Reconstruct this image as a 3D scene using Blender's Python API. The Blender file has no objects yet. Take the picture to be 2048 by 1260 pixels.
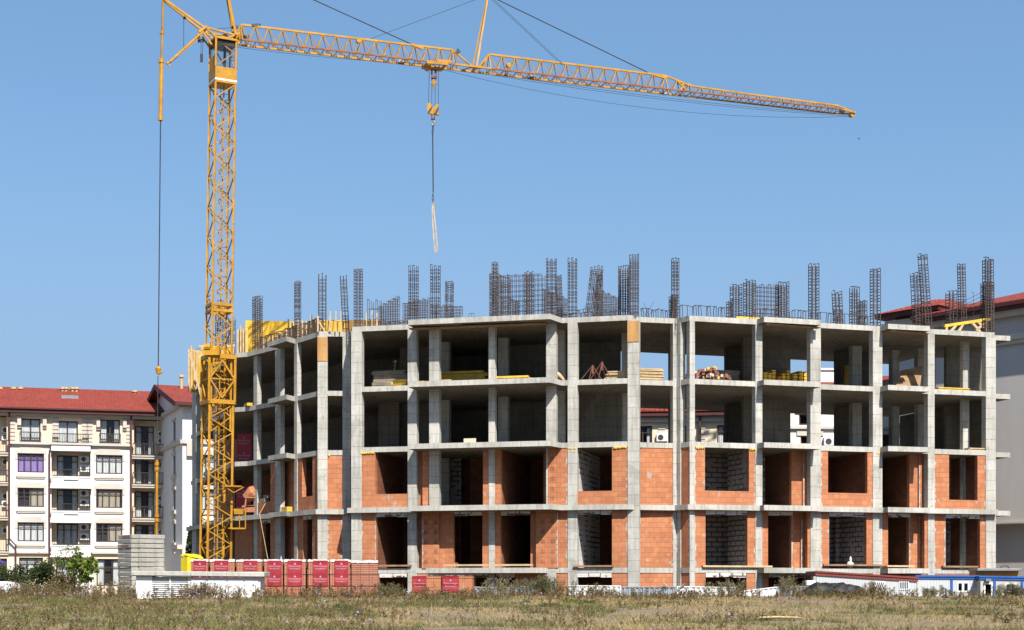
import bpy, math, random
import numpy as np
from mathutils import Vector, noise as mnoise
random.seed(11)
rng = np.random.default_rng(5)
SC = bpy.context.scene
COL = SC.collection
F, YH, EYE = 3150.0, 1178.0, 1.6          # focal length and horizon row of the 2048 px photograph, eye height in metres

# ------------------------------------------------------------------ helpers
def PX(px, D): return (px-1024.0)*D/F
def PZ(py, D): return EYE+(YH-py)*D/F
def PT(px, py, D): return Vector((PX(px, D), D, PZ(py, D)))

class Fr:
    """local frame of a wall: a along it, b into the building, world z"""
    def __init__(s, o, d):
        l = math.hypot(d[0], d[1]); s.o = o; s.u = (d[0]/l, d[1]/l)
        n = (-s.u[1], s.u[0])
        s.n = n if n[1] > 0 else (-n[0], -n[1])
    def xy(s, a, b): return (s.o[0]+s.u[0]*a+s.n[0]*b, s.o[1]+s.u[1]*a+s.n[1]*b)
    def P(s, a, b, z): x, y = s.xy(a, b); return Vector((x, y, z))
    def a(s, px, b=0.0):
        t = (px-1024.0)/F; ox, oy = s.xy(0, b)
        return (t*oy-ox)/(s.u[0]-t*s.u[1])
    def D(s, px, b=0.0): return s.xy(s.a(px, b), b)[1]
    def z(s, px, py, b=0.0): return PZ(py, s.D(px, b))

WL = {}
class MB:
    def __init__(s): s.v = []; s.f = []; s.m = []; s.mi = 0
    def quad(s, *p):
        k = len(s.v); s.v += [tuple(q) for q in p]; s.f.append(tuple(range(k, k+len(p)))); s.m.append(s.mi)
    def hexa(s, b, t):
        k = len(s.v); n = len(b); s.v += [tuple(p) for p in b]+[tuple(p) for p in t]
        s.f.append(tuple(k+i for i in range(n-1, -1, -1))); s.f.append(tuple(k+n+i for i in range(n)))
        for i in range(n):
            j = (i+1) % n; s.f.append((k+i, k+j, k+n+j, k+n+i))
        s.m += [s.mi]*(n+2)
    def box(s, x0, y0, z0, x1, y1, z1):
        x0, x1 = sorted((x0, x1)); y0, y1 = sorted((y0, y1)); z0, z1 = sorted((z0, z1))
        s.hexa([(x0, y0, z0), (x1, y0, z0), (x1, y1, z0), (x0, y1, z0)], [(x0, y0, z1), (x1, y0, z1), (x1, y1, z1), (x0, y1, z1)])
    def fb(s, fr, a0, a1, b0, b1, z0, z1):
        a0, a1 = sorted((a0, a1)); b0, b1 = sorted((b0, b1)); z0, z1 = sorted((z0, z1))
        q = [fr.xy(a0, b0), fr.xy(a1, b0), fr.xy(a1, b1), fr.xy(a0, b1)]
        if fr.u[0]*fr.n[1]-fr.u[1]*fr.n[0] < 0: q.reverse()
        s.hexa([(x, y, z0) for x, y in q], [(x, y, z1) for x, y in q])
    def prism(s, poly, z0, z1):
        ar = sum(poly[i][0]*poly[(i+1) % len(poly)][1]-poly[(i+1) % len(poly)][0]*poly[i][1] for i in range(len(poly)))
        if ar < 0: poly = poly[::-1]
        s.hexa([(x, y, z0) for x, y in poly], [(x, y, z1) for x, y in poly])
    def bar(s, p, q, w, h=None):
        h = h or w; p = Vector(p); q = Vector(q); d = (q-p)
        if d.length < 1e-6: return
        d.normalize(); up = Vector((0, 0, 1)) if abs(d.z) < .9 else Vector((0, 1, 0))
        x = d.cross(up).normalized(); y = x.cross(d).normalized(); x *= w/2; y *= h/2
        s.hexa([p-x-y, p-x+y, p+x+y, p+x-y], [q-x-y, q-x+y, q+x+y, q+x-y])
    def tube(s, p, q, r0, r1=None, n=8):
        r1 = r0 if r1 is None else r1; p = Vector(p); q = Vector(q); d = (q-p).normalized()
        up = Vector((0, 0, 1)) if abs(d.z) < .9 else Vector((0, 1, 0))
        x = d.cross(up).normalized(); y = d.cross(x).normalized()
        c = [(math.cos(2*math.pi*i/n), math.sin(2*math.pi*i/n)) for i in range(n)]
        s.hexa([p+(x*u+y*v)*r0 for u, v in c], [q+(x*u+y*v)*r1 for u, v in c])
    def path(s, pts, r, n=5):
        for a, b in zip(pts, pts[1:]): s.tube(a, b, r, r, n)
    def blob(s, c, r, seed=0, sub=8, rough=.3, sq=(1, 1, 1)):
        k = len(s.v); nu, nv = sub*2, sub
        for i in range(nv+1):
            th = math.pi*i/nv
            for j in range(nu):
                ph = 2*math.pi*j/nu
                d = Vector((math.sin(th)*math.cos(ph), math.sin(th)*math.sin(ph), math.cos(th)))
                rr = r*(1+rough*mnoise.noise(d*1.7+Vector((seed*3.1, seed, 0)))+rough*.5*mnoise.noise(d*4+Vector((seed, 0, seed*2.3))))
                s.v.append((c[0]+d.x*rr*sq[0], c[1]+d.y*rr*sq[1], c[2]+d.z*rr*sq[2]))
        for i in range(nv):
            for j in range(nu):
                j2 = (j+1) % nu
                s.f.append((k+i*nu+j, k+(i+1)*nu+j, k+(i+1)*nu+j2, k+i*nu+j2)); s.m.append(s.mi)
    def split(s, name, mats, parent=None, gap=.04, **kw):
        """build every separate piece as an object of its own"""
        par = list(range(len(s.v)))
        def fd(i):
            while par[i] != i: par[i] = par[par[i]]; i = par[i]
            return i
        for f in s.f:
            for i in f[1:]: par[fd(i)] = fd(f[0])
        bx = {}
        for i, p in enumerate(s.v):
            r = fd(i); b = bx.setdefault(r, [list(p), list(p)])
            for k in range(3): b[0][k] = min(b[0][k], p[k]); b[1][k] = max(b[1][k], p[k])
        ks = list(bx); g = {k: k for k in ks}
        def gd(k):
            while g[k] != k: k = g[k]
            return k
        for i, k in enumerate(ks):
            for q in ks[:i]:
                if all(bx[k][0][d]-gap <= bx[q][1][d] and bx[q][0][d]-gap <= bx[k][1][d] for d in range(3)): g[gd(k)] = gd(q)
        out = {}
        for f, m in zip(s.f, s.m):
            o = out.setdefault(gd(fd(f[0])), MB()); n = len(o.v); o.v += [s.v[i] for i in f]; o.f.append(tuple(range(n, n+len(f)))); o.m.append(m)
        return [o.build(name, mats, parent, **kw) for o in out.values()]
    def build(s, name, mats, parent=None, label=None, cat=None, group=None, kind=None, smooth=False, bevel=0, origin=None):
        if not isinstance(mats, (list, tuple)): mats = [mats]
        V = np.array(s.v, dtype=np.float64)
        if parent is not None: o = WL[parent]
        elif origin is not None: o = Vector(origin)
        else: o = Vector((V[:, 0].mean(), V[:, 1].mean(), V[:, 2].min()))
        me = bpy.data.meshes.new(name)
        me.from_pydata((V-np.array(o)).tolist(), [], s.f); me.update()
        for m in mats: me.materials.append(MAT[m])
        if len(mats) > 1: me.polygons.foreach_set('material_index', s.m)
        if smooth: me.polygons.foreach_set('use_smooth', [True]*len(me.polygons))
        uv = me.uv_layers.new(name='UVMap'); co = np.zeros((len(me.loops), 2))
        for p in me.polygons:
            n = p.normal
            if abs(n.z) > .999: t, w = (1, 0, 0), (0, 1, 0)
            else:
                h = math.hypot(n.x, n.y); t = (-n.y/h, n.x/h, 0)
                w = (-n.z*t[1], n.z*t[0], n.x*t[1]-n.y*t[0])
            for li in p.loop_indices:
                q = V[me.loops[li].vertex_index]
                co[li] = (q[0]*t[0]+q[1]*t[1], q[0]*w[0]+q[1]*w[1]+q[2]*w[2])
        uv.data.foreach_set('uv', co.ravel())
        ob = bpy.data.objects.new(name, me); COL.objects.link(ob)
        if parent is not None: ob.parent = parent
        else: ob.location = o
        WL[ob] = Vector(o)
        if bevel:
            md = ob.modifiers.new('bevel', 'BEVEL'); md.width = bevel; md.segments = 1; md.limit_method = 'ANGLE'
        tag(ob, label, cat, group, kind)
        return ob

def tag(o, label=None, cat=None, group=None, kind=None):
    if label: o['label'] = label
    if cat: o['category'] = cat
    if group: o['group'] = group
    if kind: o['kind'] = kind
def thing(name, label, cat, loc, group=None):
    o = bpy.data.objects.new(name, None); o.empty_display_size = .3; COL.objects.link(o); o.location = loc
    WL[o] = Vector(loc); tag(o, label, cat, group); return o
def dup(o, loc=None, rotz=None, label=None, parent=None, scale=None):
    c = o.copy(); COL.objects.link(c)
    if parent is not None: c.parent = parent
    if loc is not None: c.location = loc
    if rotz is not None: c.rotation_euler.z = rotz
    if scale is not None: c.scale = (scale,)*3
    if label: c['label'] = label
    for ch in list(o.children): dup(ch, parent=c)
    return c

# ------------------------------------------------------------------ materials
MAT = {}
K = .74                                                                # overall reflectance scale
class N:
    def __init__(s, name):
        s.m = bpy.data.materials.new(name); s.m.use_nodes = True; s.t = s.m.node_tree; s.b = s.t.nodes['Principled BSDF']; MAT[name] = s.m
        s.b.inputs['Specular IOR Level'].default_value = .3
    def n(s, ty, ins=None, **kw):
        x = s.t.nodes.new(ty)
        for k, v in kw.items(): setattr(x, k, v)
        for k, v in (ins or {}).items():
            if isinstance(v, bpy.types.NodeSocket): s.t.links.new(v, x.inputs[k])
            else: x.inputs[k].default_value = v
        return x
    def l(s, a, b): s.t.links.new(a, b)
    def uv(s): return s.n('ShaderNodeUVMap').outputs[0]
    def obj(s): return s.n('ShaderNodeTexCoord').outputs['Object']
    def geo(s): return s.n('ShaderNodeNewGeometry').outputs['Position']
    def map(s, v, sc, loc=(0, 0, 0)): return s.n('ShaderNodeMapping', {'Vector': v, 'Scale': sc, 'Location': loc}).outputs[0]
    def noise(s, v, scale, det=4, rough=.55, dist=0): return s.n('ShaderNodeTexNoise', {'Vector': v, 'Scale': scale, 'Detail': det, 'Roughness': rough, 'Distortion': dist}).outputs[0]
    def ramp(s, f, *stops):
        r = s.n('ShaderNodeValToRGB', {'Fac': f}); e = r.color_ramp.elements
        while len(e) < len(stops): e.new(.5)
        for k, (p, c) in zip(e, stops): k.position = p; k.color = (c, c, c, 1) if not isinstance(c, tuple) else (*c, 1)
        return r.outputs[0]
    def mix(s, f, a, b, mode='MIX'):
        x = s.n('ShaderNodeMix', data_type='RGBA', blend_type=mode)
        for k, v in ((0, f), (6, a), (7, b)):
            if isinstance(v, bpy.types.NodeSocket): s.l(v, x.inputs[k])
            else: x.inputs[k].default_value = (*v, 1) if isinstance(v, tuple) else v
        return x.outputs[2]
    def math(s, op, a, b=0.0):
        x = s.n('ShaderNodeMath', operation=op)
        for k, v in ((0, a), (1, b)):
            if isinstance(v, bpy.types.NodeSocket): s.l(v, x.inputs[k])
            else: x.inputs[k].default_value = v
        return x.outputs[0]
    def bump(s, h, st=.3, d=.02):
        b = s.n('ShaderNodeBump', {'Height': h, 'Strength': st, 'Distance': d}); s.l(b.outputs[0], s.b.inputs['Normal'])
    def out(s, col, rough=.8, metal=0.0):
        i = s.b.inputs['Base Color']
        if isinstance(col, bpy.types.NodeSocket): s.l(s.mix(1.0, col, (K, K, K), 'MULTIPLY'), i)
        else: i.default_value = (*[c*K for c in col], 1)
        i = s.b.inputs['Roughness']
        if isinstance(rough, bpy.types.NodeSocket): s.l(rough, i)
        else: i.default_value = rough
        s.b.inputs['Metallic'].default_value = metal

def varied(name, c, rough=.7, amt=.25, scale=1.5, dirt=None, metal=0.0, spec=None, streak=False):
    """plain paint / wood / fabric with uneven tone, optional dirt or rust patches"""
    m = N(name); g = m.geo()
    v = m.map(g, (1, 1, .15)) if streak else g
    n = m.noise(v, scale, 5, .6)
    lo = tuple(x*(1-amt) for x in c); hi = tuple(min(1, x*(1+amt*.6)) for x in c)
    col = m.ramp(n, (.3, lo), (.7, hi))
    if dirt:
        d = m.ramp(m.noise(g, scale*2.7, 6, .65), (dirt[1], 0.0), (dirt[1]+.1, 1.0))
        col = m.mix(d, col, dirt[0])
    m.out(col, rough, metal)
    if spec is not None: m.b.inputs['Specular IOR Level'].default_value = spec
    return m

def make_concrete(name, lo, hi, boards=True):
    m = N(name); u = m.uv(); g = m.geo()
    big = m.noise(g, .55, 6, .6); fine = m.noise(g, 9, 5, .7)
    col = m.ramp(big, (.3, lo), (.7, hi))
    col = m.mix(.5, col, m.ramp(fine, (.3, .62), (.7, 1.0)), 'MULTIPLY')
    st = m.noise(m.map(u, (5, .35, 1)), 1.3, 5, .6)
    col = m.mix(.75, col, m.ramp(st, (.32, .62), (.54, 1.0)), 'MULTIPLY')
    dots = m.ramp(m.noise(g, 5.5, 2, .5), (.70, 1.0), (.735, .55)); col = m.mix(.7, col, dots, 'MULTIPLY')
    if boards:
        w = m.n('ShaderNodeTexWhiteNoise', {'Vector': m.n('ShaderNodeObjectInfo').outputs['Location']}).outputs[0]
        bt = m.n('ShaderNodeTexBrick', {'Vector': m.map(u, (1, 1, 1), (.3, .17, 0)), 'Color1': (1, 1, 1, 1), 'Color2': (.86, .86, .85, 1), 'Mortar': (.50, .485, .46, 1), 'Scale': 1, 'Mortar Size': .014, 'Mortar Smooth': .4, 'Brick Width': 60, 'Row Height': .52, 'Bias': .0})
        col = m.mix(.9, col, bt.outputs[0], 'MULTIPLY')
    else:
        bt = m.n('ShaderNodeTexBrick', {'Vector': u, 'Color1': (1, 1, 1, 1), 'Color2': (.88, .88, .87, 1), 'Mortar': (.62, .6, .57, 1), 'Scale': 1, 'Mortar Size': .01, 'Brick Width': 1.5, 'Row Height': 40})
        col = m.mix(.8, col, bt.outputs[0], 'MULTIPLY')
    patch = m.ramp(m.noise(g, .8, 3, .5, .6), (.62, 0.0), (.645, 1.0))
    col = m.mix(m.math('MULTIPLY', patch, .35), col, (.22, .21, .19))
    m.out(col, .9); m.bump(fine, .25, .015)
make_concrete('concrete', (.43, .41, .36), (.64, .61, .545))
make_concrete('slab_concrete', (.44, .42, .37), (.64, .61, .545), False)
make_concrete('aged_concrete', (.33, .315, .27), (.47, .45, .39), False)
make_concrete('concrete_shaded', (.15, .13, .10), (.235, .21, .165))  # inner-wall concrete, a darker copy with interior shade put into the colour
make_concrete('soffit_shaded', (.16, .13, .098), (.25, .21, .16))  # form-stained brown undersides, with ceiling shade also put into the colour

def make_brick(name, c1, c2, mort, bw, rh, ms, extra=None, smear=.0):
    m = N(name); u = m.uv(); g = m.geo()
    d = m.n('ShaderNodeVectorMath', {0: u, 1: m.n('ShaderNodeVectorMath', {0: m.n('ShaderNodeTexNoise', {'Vector': g, 'Scale': 3.0, 'Detail': 3}).outputs[1], 'Scale': .02}, operation='SCALE').outputs[0]}, operation='ADD').outputs[0]
    bt = m.n('ShaderNodeTexBrick', {'Vector': d, 'Color1': (*c1, 1), 'Color2': (*c2, 1), 'Mortar': (*mort, 1), 'Scale': 1, 'Mortar Size': ms, 'Mortar Smooth': .15, 'Brick Width': bw, 'Row Height': rh, 'Bias': .0})
    bt.offset = .5
    col = bt.outputs[0]; fac = bt.outputs[1]
    if extra:
        # pale round chafed patches and smudges on the block faces
        v = m.n('ShaderNodeTexVoronoi', {'Vector': d, 'Scale': 2.6, 'Randomness': .9}).outputs['Distance']
        p = m.ramp(v, (.28, 1.0), (.34, 0.0))
        col = m.mix(m.math('MULTIPLY', m.math('MULTIPLY', p, m.math('SUBTRACT', 1.0, fac)), .55), col, extra)
    n1 = m.noise(g, 1.1, 6, .6)
    col = m.mix(.75, col, m.ramp(n1, (.3, .70), (.7, 1.0)), 'MULTIPLY')
    if smear:
        s = m.ramp(m.noise(m.map(g, (1, 1, .8)), 1.9, 5, .6, .8), (smear, 0.0), (smear+.03, 1.0))
        col = m.mix(m.math('MULTIPLY', s, .8), col, (.36, .34, .31))
    m.out(col, .9)
    m.bump(m.math('SUBTRACT', m.math('MULTIPLY', m.noise(g, 14, 4), .3), fac), .5, .02)
make_brick('brick', (.55, .212, .096), (.475, .165, .070), (.24, .17, .125), .40, .24, .009, (.60, .265, .11), .655)
make_brick('brick_inner', (.26, .09, .04), (.19, .062, .027), (.12, .075, .055), .40, .24, .012)  # darker copy of the facade brick, room shade painted into its colour
def make_blocks(name, tone, sel_at):
    m = N(name); u = m.uv(); g = m.geo()                        # aerated blocks with smeared dark joints
    d = m.n('ShaderNodeVectorMath', {0: u, 1: m.n('ShaderNodeVectorMath', {0: m.n('ShaderNodeTexNoise', {'Vector': g, 'Scale': 4.0, 'Detail': 4}).outputs[1], 'Scale': .07}, operation='SCALE').outputs[0]}, operation='ADD').outputs[0]
    def jt_(v, ms, sm_): return m.n('ShaderNodeTexBrick', {'Vector': v, 'Color1': (1, 1, 1, 1), 'Color2': (.88, .87, .86, 1), 'Mortar': (.5, .48, .46, 1), 'Scale': 1, 'Mortar Size': ms, 'Mortar Smooth': sm_, 'Brick Width': .60, 'Row Height': .25})
    thin, fat = jt_(u, .006, .2), jt_(d, .035, .1)
    sel = m.ramp(m.noise(g, 1.1, 3, .6, .4), (sel_at, 0.0), (sel_at+.04, 1.0))
    col = m.mix(.9, tone, thin.outputs[0], 'MULTIPLY')
    col = m.mix(m.math('MULTIPLY', sel, fat.outputs[1]), col, (.085, .075, .07))
    m.out(col, .9)
make_blocks('white_block', (.68, .63, .60), .50)
make_blocks('block_shaded', (.36, .315, .295), .40)  # shaded copy of the white blocks, dimness of the rooms in its tone
make_brick('pallet_brick', (.47, .205, .125), (.40, .165, .10), (.15, .06, .04), 1.3, .085, .012)

m = N('pallet_hollow'); u = m.uv()                                     # ends of hollow clay blocks: rows of square holes
bt = m.n('ShaderNodeTexBrick', {'Vector': u, 'Color1': (.05, .022, .014, 1), 'Color2': (.08, .032, .02, 1), 'Mortar': (.50, .19, .11, 1), 'Scale': 1, 'Mortar Size': .016, 'Brick Width': .075, 'Row Height': .062}); bt.offset = 0
m.out(bt.outputs[0], .9)

varied('formwork_yellow', (.80, .46, .035), .6, .35, 1.3, ((.62, .50, .30), .60))
varied('ply', (.50, .27, .09), .7, .35, 2.0, ((.33, .17, .06), .58), streak=True)
varied('timber', (.56, .40, .22), .8, .3, 3)
varied('old_plank', (.32, .19, .10), .85, .4, 2.5)
varied('grey_board', (.27, .22, .165), .85, .4, 2.0)
varied('beam_yellow', (.78, .47, .05), .6, .3, 2.5, ((.45, .30, .12), .62))
varied('mortar', (.44, .41, .37), .95, .3, 5)
varied('rebar', (.062, .042, .036), .75, .4, 3, ((.10, .052, .035), .55))
varied('crane_paint', (.47, .225, .011), .5, .30, 1.6, ((.20, .085, .03), .60), spec=.3)
varied('crane_dark', (.26, .095, .035), .6, .4, 2.5)
varied('steel_dark', (.05, .045, .045), .5, .3, 3)
varied('steel_grey', (.30, .30, .31), .45, .3, 2, metal=.4)
varied('rust_red', (.19, .075, .05), .8, .35, 2.0)
varied('sling_web', (.50, .37, .20), .85, .3, 4)
varied('label_red', (.32, .016, .026), .5, .35, 3, spec=.5)
varied('label_dark_red', (.32, .012, .025), .55, .25, 3)
varied('label_text', (.62, .34, .37), .6, .1, 3)
varied('foil', (.70, .66, .66), .35, .3, 6)
varied('white_paint', (.74, .73, .71), .6, .12, 1.5, ((.52, .50, .47), .68), streak=True)
varied('stucco_white', (.73, .715, .69), .85, .07, .6)
varied('stucco_cream', (.72, .59, .43), .85, .08, .6)
varied('stucco_trim', (.54, .48, .415), .85, .1, .8)
varied('stucco_grey', (.50, .465, .43), .85, .12, .35, streak=True)
varied('brown_frame', (.055, .026, .022), .5, .3, 4)
varied('fascia_red', (.075, .018, .015), .6, .2, 2)
varied('curtain_white', (.72, .71, .69), .9, .2, 5, streak=True)
varied('curtain_purple', (.36, .24, .55), .9, .25, 6, streak=True)
varied('curtain_tan', (.50, .42, .32), .9, .2, 5, streak=True)
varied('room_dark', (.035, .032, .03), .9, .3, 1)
varied('iron', (.03, .028, .03), .5, .3, 3)
varied('ac_white', (.76, .75, .72), .5, .1, 3)
varied('chimney_tan', (.50, .36, .17), .8, .2, 3)
varied('cabin_white', (.74, .75, .74), .5, .08, 1)
varied('cabin_brown', (.20, .045, .032), .55, .25, 2)
varied('cabin_blue', (.015, .10, .38), .45, .2, 2, spec=.5)
varied('cabin_orange', (.60, .27, .03), .6, .2, 2)
varied('yellow_plastic', (.85, .62, .008), .45, .12, 2, spec=.5)
varied('fence_white', (.78, .78, .77), .5, .12, 2.5, ((.42, .41, .40), .66))
varied('fence_grey', (.34, .36, .39), .5, .3, 2.5, ((.16, .16, .17), .62), metal=.3)
varied('tarp_black', (.012, .012, .013), .6, .4, 4, spec=.25)
varied('bark', (.16, .12, .085), .9, .35, 6)
varied('stone', (.52, .48, .41), .9, .3, 4)
varied('litter_white', (.78, .78, .77), .6, .15, 5)
varied('car_teal', (.10, .22, .24), .25, .1, 2, spec=.6)
varied('car_white', (.75, .76, .78), .25, .06, 2, spec=.6)
varied('car_dark', (.015, .02, .022), .12, .1, 2, spec=.8)
varied('rubber', (.02, .02, .02), .8, .2, 3)
varied('chrome', (.6, .6, .6), .2, .1, 2, metal=.9)
varied('umbrella_purple', (.10, .045, .34), .8, .2, 3)
varied('pipe_orange', (.62, .23, .13), .5, .2, 3)
varied('prop_red', (.28, .095, .075), .7, .35, 8)
varied('prop_tan', (.55, .42, .30), .7, .3, 8)
varied('panel_orange', (.75, .14, .03), .6, .3, 5)
varied('bird_dark', (.04, .035, .03), .9, .2, 5)
varied('mixer_paint', (.42, .16, .075), .65, .35, 4)

m = N('corrugated'); u = m.uv()
w = m.n('ShaderNodeTexWave', {'Vector': u, 'Scale': 2.2, 'Distortion': 0}, wave_type='BANDS', bands_direction='X').outputs[1]
m.out(m.mix(m.ramp(m.noise(m.geo(), 1.2, 5), (.4, 0.0), (.75, .35)), (.50, .515, .51), (.40, .39, .37)), .5); m.bump(w, .35, .03)

m = N('roof_tile'); u = m.uv(); g = m.geo()
w = m.n('ShaderNodeTexWave', {'Vector': u, 'Scale': .95, 'Distortion': .3, 'Detail': 1}, wave_type='BANDS', bands_direction='X').outputs[1]
r = m.n('ShaderNodeTexBrick', {'Vector': u, 'Color1': (.34, .056, .03, 1), 'Color2': (.26, .04, .023, 1), 'Mortar': (.07, .012, .01, 1), 'Scale': 1, 'Mortar Size': .022, 'Mortar Smooth': .3, 'Brick Width': .30, 'Row Height': .34})
col = m.mix(.5, r.outputs[0], m.ramp(m.noise(g, .7, 6, .65), (.3, .6), (.7, 1.0)), 'MULTIPLY')
m.out(col, .75); m.bump(m.math('SUBTRACT', w, r.outputs[1]), .6, .05)

m = N('glass'); t = m.t
gl = m.n('ShaderNodeBsdfGlossy', {'Color': (.9, .93, .95, 1), 'Roughness': .03}); tr = m.n('ShaderNodeBsdfTransparent', {'Color': (.86, .89, .90, 1)})
lw = m.n('ShaderNodeLayerWeight', {'Blend': .5}); mx = m.n('ShaderNodeMixShader', {0: m.math('ADD', m.math('MULTIPLY', m.math('POWER', lw.outputs['Facing'], 4.0), .8), .035)})
m.l(tr.outputs[0], mx.inputs[1]); m.l(gl.outputs[0], mx.inputs[2]); m.l(mx.outputs[0], t.nodes['Material Output'].inputs[0])

def leafmat(name, stops, scale=1.2, trans=.25):
    m = N(name); g = m.geo()
    n = m.noise(g, scale, 4, .7)
    col = m.ramp(n, *stops)
    m.out(col, .7); m.b.inputs['Specular IOR Level'].default_value = .15
    t = m.n('ShaderNodeBsdfTranslucent', {'Color': m.mix(1.0, col, (K, K, K), 'MULTIPLY')}); x = m.n('ShaderNodeMixShader', {0: trans})
    m.l(m.b.outputs[0], x.inputs[1]); m.l(t.outputs[0], x.inputs[2]); m.l(x.outputs[0], m.t.nodes['Material Output'].inputs[0])
leafmat('leaf_dark', ((.3, (.020, .036, .012)), (.55, (.04, .065, .02)), (.75, (.075, .095, .03))), 3)
leafmat('leaf_olive', ((.3, (.05, .06, .022)), (.55, (.085, .095, .035)), (.75, (.14, .13, .055))), 3)
leafmat('leaf_bright', ((.3, (.10, .17, .02)), (.55, (.19, .28, .03)), (.75, (.34, .38, .05))), 3, .35)
leafmat('weed_brown', ((.3, (.15, .08, .04)), (.55, (.25, .145, .07)), (.75, (.36, .25, .13))), 2)
leafmat('weed_pale', ((.3, (.13, .125, .06)), (.55, (.21, .195, .10)), (.75, (.32, .28, .16))), 3)
leafmat('weed_straw', ((.3, (.25, .20, .11)), (.7, (.46, .38, .23))), 3)
leafmat('weed_green', ((.3, (.06, .075, .022)), (.7, (.15, .165, .05))), 2)
leafmat('flower_blue', ((.3, (.32, .32, .75)), (.7, (.50, .50, .88))), 3)

m = N('ground'); g = m.geo()
n1 = m.noise(g, .22, 6, .65, .6); n2 = m.noise(g, 1.7, 7, .7); n3 = m.noise(g, 14, 5, .7)
col = m.ramp(n1, (.38, (.27, .215, .11)), (.5, (.33, .25, .155)), (.62, (.30, .215, .15)))
col = m.mix(m.ramp(n2, (.50, 0.0), (.60, .7)), col, (.16, .135, .07))
col = m.mix(.85, col, m.ramp(n3, (.3, .35), (.7, 1.0)), 'MULTIPLY')
m.out(col, .95); m.bump(n3, .6, .06)

m = N('grass_blades'); at = m.n('ShaderNodeVertexColor', layer_name='tint').outputs[0]
m.out(at, .75); m.b.inputs['Specular IOR Level'].default_value = .15
tt = m.n('ShaderNodeBsdfTranslucent', {'Color': m.mix(1.0, at, (K, K, K), 'MULTIPLY')}); x = m.n('ShaderNodeMixShader', {0: .25})
m.l(m.b.outputs[0], x.inputs[1]); m.l(tt.outputs[0], x.inputs[2]); m.l(x.outputs[0], m.t.nodes['Material Output'].inputs[0])

# ------------------------------------------------------------------ camera, sun, sky
cam = bpy.data.cameras.new('camera'); co = bpy.data.objects.new('camera', cam); COL.objects.link(co); SC.camera = co
co.location = (0, 0, EYE); co.rotation_euler = (math.pi/2, 0, 0)
cam.sensor_width = 36; cam.lens = 36*F/2048; cam.shift_y = (YH-630)/2048; cam.clip_start = .5; cam.clip_end = 6000
SUN_AZ, SUN_EL = math.radians(22), math.radians(47)               # azimuth measured from straight behind the camera to the right
sd = Vector((math.sin(SUN_AZ)*math.cos(SUN_EL), -math.cos(SUN_AZ)*math.cos(SUN_EL), math.sin(SUN_EL)))
sun = bpy.data.lights.new('sun', 'SUN'); so = bpy.data.objects.new('sun', sun); COL.objects.link(so)
sun.energy = 5.0; sun.angle = math.radians(.5); sun.color = (1, .955, .88)
so.rotation_euler = (-sd).to_track_quat('-Z', 'Y').to_euler(); so.location = (30, -40, 60)
W = bpy.data.worlds.new('World'); SC.world = W; W.use_nodes = True; wt = W.node_tree
sky = wt.nodes.new('ShaderNodeTexSky'); sky.sky_type = 'NISHITA'; sky.sun_disc = False
sky.sun_elevation = SUN_EL; sky.sun_rotation = math.atan2(sd.x, sd.y); sky.air_density = 1.0; sky.dust_density = .3; sky.ozone_density = 2.0; sky.altitude = 0
bg = wt.nodes['Background']; bg.inputs[1].default_value = .108
hs = wt.nodes.new('ShaderNodeHueSaturation'); hs.inputs['Hue'].default_value = .490; hs.inputs['Saturation'].default_value = 1.04; wt.links.new(sky.outputs[0], hs.inputs['Color']); 
sx = wt.nodes.new('ShaderNodeSeparateXYZ'); mr = wt.nodes.new('ShaderNodeMapRange'); mr.interpolation_type = 'SMOOTHSTEP'          # pale haze low over the horizon
for k_, v_ in ((1, .06), (2, .30), (3, .85), (4, 0.0)): mr.inputs[k_].default_value = v_
hz = wt.nodes.new('ShaderNodeMix'); hz.data_type = 'RGBA'; hz.inputs[7].default_value = (1.50, 2.17, 3.0, 1)
wt.links.new(sx.outputs[2], mr.inputs[0]); wt.links.new(mr.outputs[0], hz.inputs[0]); wt.links.new(hs.outputs[0], hz.inputs[6]); wt.links.new(hz.outputs[2], bg.inputs[0])
HZ = sx
tc = wt.nodes.new('ShaderNodeTexCoord'); va = wt.nodes.new('ShaderNodeVectorMath'); va.operation = 'ADD'; va.inputs[1].default_value = (0, 0, .24)
vn = wt.nodes.new('ShaderNodeVectorMath'); vn.operation = 'NORMALIZE'; wt.links.new(tc.outputs['Generated'], va.inputs[0]); wt.links.new(va.outputs[0], vn.inputs[0]); wt.links.new(vn.outputs[0], sky.inputs[0]); wt.links.new(tc.outputs['Generated'], HZ.inputs[0])
vs = SC.view_settings; vs.view_transform = 'Standard'; vs.look = 'None'; vs.exposure = 1.05; vs.gamma = 1
SC.cycles.max_bounces = 8; SC.cycles.transparent_max_bounces = 8
# ------------------------------------------------------------------ unfinished building
LZ = [EYE+1.02+3*k for k in range(5)]; TS = .25
pE3, pC1, pC4, pC5, pA, pB = (-20.9, 102.5), (-14.28, 86.7), (-9.75, 79.6), (-8.17, 79.7), (-7.94, 78.2), (5.56, 74.84)
pM0, pM1, pK, pR = (6.25, 75.4), (7.92, 75.8), (8.45, 75.0), (24.5, 79.95)
dv = lambda p, q: (q[0]-p[0], q[1]-p[1])
FL, FM, FT, FR = Fr(pA, dv(pA, pB)), Fr(pM0, dv(pM0, pM1)), Fr(pM1, dv(pM1, pK)), Fr(pK, dv(pK, pR))
FE, FC, FE2 = Fr(pC4, dv(pC1, pC4)), Fr(pC4, dv(pC4, pC5)), Fr(pC1, dv(pE3, pC1))
FS = Fr(pR, FR.n); FS.n = (-FR.u[0], -FR.u[1])                        # right flank: a runs back, b runs into the building
FJ = Fr(pC5, dv(pC5, pA))
bld = thing('unfinished_building', 'unfinished four storey concrete frame with orange brick infill and bare rebar on top', 'building', (2, 82, 0))

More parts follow.
